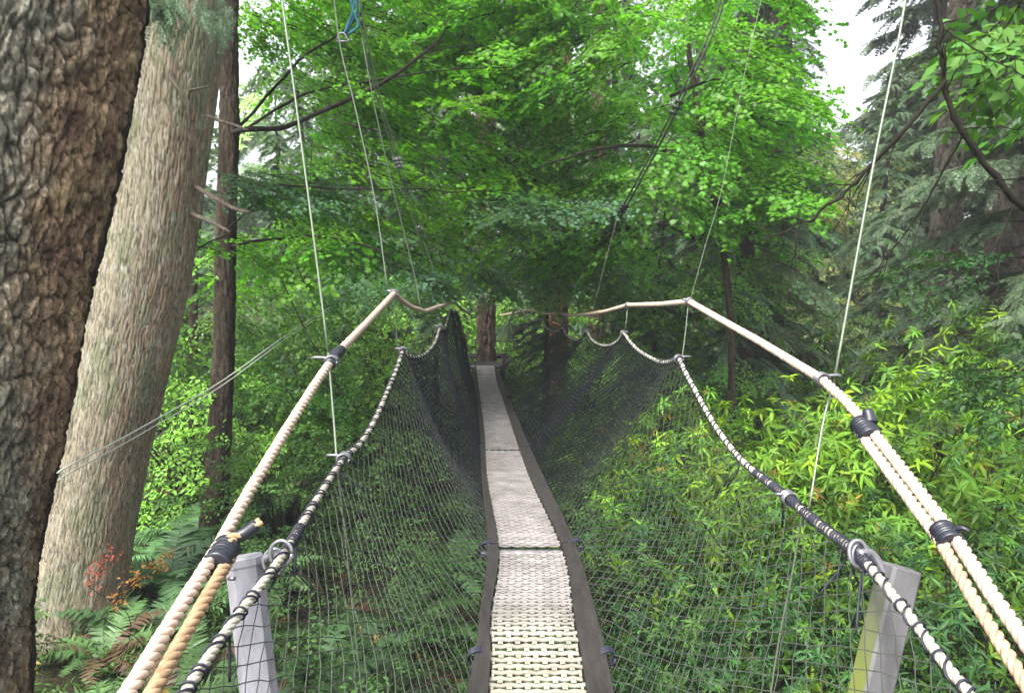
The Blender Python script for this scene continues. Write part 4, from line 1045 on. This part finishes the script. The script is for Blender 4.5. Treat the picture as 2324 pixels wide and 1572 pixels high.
# main suspension cables, strung between trees
def cable(rows, r, m, label, clamps=(), gap=.03, two=True):
    e = empty('suspension_cable', P(*rows[0])); o = np.array(e.location); tag(e, label, 'cable')
    p = spline(PP(rows), 8)-o
    tube(MB(), p, r, 8).build('strand', m, e)
    if two: tube(MB(), p+np.array([gap, 0, -gap*.3]), r, 8).build('strand', m, e)
    for t in clamps:
        k = int(t*(len(p)-1)); d = p[min(k+2, len(p)-1)]-p[max(k-2, 0)]; d /= np.linalg.norm(d)
        mb = MB()
        for s in (-1, 0, 1):
            n = np.cross(d, [0, 1, 0]); n /= np.linalg.norm(n)
            c = p[k]+d*s*.05+np.array([gap/2, 0, 0])
            bezel_box(mb, c, .032, .014, .014, n, np.cross(d, n), d); tube(mb, np.array([c-n*.045, c+n*.045]), .006, 6)
        mb.build('cable_clamp', M_galv if m is M_wire else M_darkwire, e)
    return e
cable([(1680, -200, 6.3), (1630, 20, 6.4), (1568, 165, 6.5), (1490, 325, 6.8), (1400, 492, 7.4), (1330, 600, 9.5), (1240, 690, 13.5)], .008, M_darkwire, 'dark double steel cable slanting down through the bright maple leaves at right', (.42, .66))
cable([(790, -200, 5.5), (812, 20, 5.8), (850, 200, 6.2), (900, 370, 6.8), (950, 520, 8.0), (995, 640, 10.), (1060, 700, 13.8)], .006, M_wire, 'double steel cable slanting down through the leaves at left of centre', (.5, .68))
gw = MB(); a = PP([(130, 1073, 3.5), (160, 1055, 3.6), (330, 965, 4.5), (510, 860, 6.), (650, 760, 8.3), (760, 690, 10.5)]); tube(gw, spline(a, 6), .0045, 6); tube(gw, spline(a+np.array([0, 0, -.035]), 6), .0035, 6)
e = gw.build('guy_wire', M_guy); tag(e, 'pair of thin pale guy wires slanting up from the massive trunk across the pale trunk', 'wire')

# teal strap and shackle on the cable at the top
e = empty('lifting_strap', P(800, 20, 5.2)); o = np.array(e.location); tag(e, 'teal webbing strap looped over the cable at the top, left of centre', 'strap')
mb = MB()
for q in ([(808, -120, 5.2), (806, -20, 5.2), (800, 30, 5.2), (790, 55, 5.2), (782, 75, 5.15)], [(792, -120, 5.2), (796, 0, 5.2), (806, 35, 5.2), (812, 60, 5.2), (790, 78, 5.15)], [(800, -120, 5.25), (812, 10, 5.25), (800, 45, 5.25), (786, 72, 5.2)]):
    tube(mb, spline(PP(q), 6)-o, .0095, 6)
mb.build('webbing', M_teal, e)
mb = MB(); a = np.linspace(-.4, np.pi+.4, 14); c = P(776, 84, 5.1)-o; tube(mb, c+np.stack([.028*np.cos(a), 0*a, .034*np.sin(a)-.01], 1), .008, 8); tube(mb, np.array([c+[-.036, 0, -.03], c+[.036, 0, -.03]]), .009, 8)
mb.build('shackle', M_galv, e)

# end platform round the far tree
mb = MB(); c0 = np.array([P(1101, 827, 14.6)[0], 14.45, float(deckL(13.4)[2])-.12])
for k in range(9):
    y = -1.05+k*.2
    hw = math.sqrt(max(.05, 1.15**2-(y-.0)**2))*.42
    if abs(y) < .3:
        for s in (-1, 1): bezel_box(mb, c0+[s*(.3+(hw-.3)/2), y+.1, 0], (hw-.3)/2, .092, .022)
    else: bezel_box(mb, c0+[0, y+.1, 0], hw, .092, .022)
for s in (-1, 1): bezel_box(mb, c0+[s*.33, .0, -.1], .05, 1.1, .075)
e = mb.build('tree_platform', M_board, smooth=False); tag(e, 'small wooden plank platform round the trunk at the far end of the bridge', 'platform')

# posts
def post_round():
    a, b = P(553, 1268, 2.15), P(588, 1572, 2.12); d = b-a; d /= np.linalg.norm(d); bot = a+d*2.6
    e = empty('rope_post', bot); tag(e, 'pale grey painted metal post at the left, taped rope stub beside its top', 'post')
    r = 43/FPX*2.15; t, n, b2 = frames(np.array([a-bot, bot*0]))
    ax = np.array([.93, .36, 0.]); ax -= d*np.dot(ax, d); ax /= np.linalg.norm(ax); ay = np.cross(d, ax)
    h = r*.93; ch = h*.42; oc = [(h, h-ch), (h-ch, h), (-h+ch, h), (-h, h-ch), (-h, -h+ch), (-h+ch, -h), (h-ch, -h), (h, -h+ch)]
    def prism(l0, l1, s0, s1): 
        v = np.array([a+d*l+ax*x*k+ay*y*k for l, k in ((l0, s0), (l0+.004, s1), (l1, s1)) for x, y in oc])-bot
        return MB().add(v, [grid_faces(3, 8), np.arange(8)[::-1][None], (np.arange(8)+16)[None]])
    prism(.003, 2.6, .98, 1.).build('tube', M_post, e, smooth=False); prism(-.008, .016, .96, 1.05).build('cap', M_post, e, smooth=False)
    mb = MB(); q = P(648, 1262, 2.1)
    for s in (0, .03):
        an = np.linspace(0, 2*np.pi, 24); c = q+np.array([-.012-s*.8, s*.5, .008-s])
        tube(mb, c-bot+np.stack([.03*np.cos(an)+.0*an, .008*np.sin(an), .034*np.sin(an)], 1), .0055, 7)
    tube(mb, spline(np.array([q+[-.0, 0, 0], q+[-.05, .02, -.01], a+d*.03+[.03, 0, 0]]), 4)-bot, .014, 8)
    mb.build('eye_bolt', M_galv, e)
    mb = MB(); tube(mb, np.array([P(520, 1312, 2.05), P(531, 1312, 2.03)])-bot, .006, 8); mb.build('bolt', M_galv, e)
post_round()
def post_square():
    a, b = P(2043, 1285, 2.02), P(1975, 1572, 2.0); d = b-a; d /= np.linalg.norm(d); bot = a+d*2.6
    e = empty('rope_post', bot); tag(e, 'square pale grey metal post at the right, leaning, with green algae on its left face', 'post')
    ax = np.array([1., .08, 0.]); ax -= d*np.dot(ax, d); ax /= np.linalg.norm(ax); ay = np.cross(d, ax)
    h = .040; ch = .007; oc = [(h, h-ch), (h-ch, h), (-h+ch, h), (-h, h-ch), (-h, -h+ch), (-h+ch, -h), (h-ch, -h), (h, -h+ch)]
    mb = MB(); L = 2.6
    lv = [0, .003, L]; sc = [.93, 1, 1]
    v = np.array([a+d*l+ax*x*s+ay*y*s for l, s in zip(lv, sc) for x, y in oc])-bot
    mb.add(v, [grid_faces(3, 8), np.arange(8)[::-1][None], (np.arange(8)+16)[None]])
    mb.build('tube', M_postalg, e, smooth=False)
    mb = MB(); q = P(1948, 1256, 2.02)
    for s in (0, .025, .05):
        an = np.linspace(0, 2*np.pi, 24); c = q+np.array([s*.5, s*.3, -s*.5])
        tube(mb, c-bot+np.stack([.024*np.cos(an), .012*np.sin(an), .032*np.sin(an)], 1), .0055, 7)
    tube(mb, spline(np.array([q, q+[.04, .01, -.005], a+d*.03-[.03, 0, 0]]), 4)-bot, .013, 8); mb.build('eye_bolt', M_galv, e)
M_postalg = noisy('algae_post', (.115, .112, .118), .5, .4, 5, .45, .25, stretch=(4, 4, 1))
def algae(m):
    nt = m.node_tree; p = nt.nodes['Principled BSDF']; src = p.inputs['Base Color'].links[0].from_socket
    g = N(nt, 'ShaderNodeNewGeometry'); sx = N(nt, 'ShaderNodeVectorMath', operation='DOT_PRODUCT'); sx.inputs[1].default_value = (-1, 0, 0)
    nt.links.new(g.outputs['Normal'], sx.inputs[0])
    tc = N(nt, 'ShaderNodeTexCoord'); sp = N(nt, 'ShaderNodeSeparateXYZ'); nt.links.new(tc.outputs['Object'], sp.inputs[0])
    mr = N(nt, 'ShaderNodeMapRange'); mr.inputs[1].default_value = 2.45; mr.inputs[2].default_value = 2.2; nt.links.new(sp.outputs[2], mr.inputs[0])
    m1 = N(nt, 'ShaderNodeMapRange'); m1.inputs[1].default_value = .6; m1.inputs[2].default_value = .9; nt.links.new(sx.outputs['Value'], m1.inputs[0])
    mu = N(nt, 'ShaderNodeMath', operation='MULTIPLY'); nt.links.new(mr.outputs[0], mu.inputs[0]); nt.links.new(m1.outputs[0], mu.inputs[1])
    mx = N(nt, 'ShaderNodeMix', data_type='RGBA'); nt.links.new(mu.outputs[0], mx.inputs[0]); nt.links.new(src, mx.inputs[6]); mx.inputs[7].default_value = (.15, .18, .045, 1)
    nt.links.new(mx.outputs[2], p.inputs['Base Color'])
algae(M_postalg)
post_square()

# sprigs of turning leaves at the bottom left
def sprig(rows, col, label, n=34):
    o = P(*rows[0]); e = empty('leaf_sprig', o); tag(e, label, 'plant')
    p = spline(PP(rows), 8)-o; g = o.copy(); g[2] = float(ground(o[0], o[1]))
    st = MB(); tube(st, p, np.linspace(.003, .0015, len(p)), 5); tube(st, spline(np.array([g-o, (g-o)*.4+[.16, .25, 0], p[0]]), 5), .0028, 5); st.build('stem', M_twig, e)
    t = rng.uniform(.1, 1, n)*(len(p)-1); pos = p[t.astype(int)]+rng.normal(0, .03, (n, 3))
    lf = oval_leaf(.6, .1, .1); mb = MB(); scatter(mb, lf[0], lf[1], pos, rotm(rng.uniform(0, 6.28, n), rng.normal(.2, .5, n), rng.normal(0, .5, n)), rng.uniform(.018, .036, n), np.array(col)*rng.uniform(.6, 1.3, (n, 1)))
    mb.build('leaves', M_shrub, e)
sprig([(200, 1330, 5.6), (225, 1290, 5.4), (262, 1250, 5.3)], (.34, .07, .045), 'red leaved sprig in front of the foot of the leaning pale trunk', 110)
sprig([(230, 1400, 5.2), (290, 1330, 5.1), (340, 1290, 5.), (395, 1250, 4.9)], (.42, .2, .06), 'orange brown leaved sprig arching left of the left hand rope', 150)

# ------------------------------------------------------------ haze
m = bpy.data.materials.new('haze'); m.use_nodes = True; nt = m.node_tree; nt.nodes.remove(nt.nodes['Principled BSDF'])
pv = nt.nodes.new('ShaderNodeVolumePrincipled'); pv.inputs['Color'].default_value = (.9, .95, 1, 1); pv.inputs['Density'].default_value = HAZE
nt.links.new(pv.outputs[0], nt.nodes['Material Output'].inputs['Volume'])
if HAZE > 0: tag(bezel_box(MB(), (0, 130, 24), 175, 165, 30).build('haze', m, smooth=False), kind='stuff')
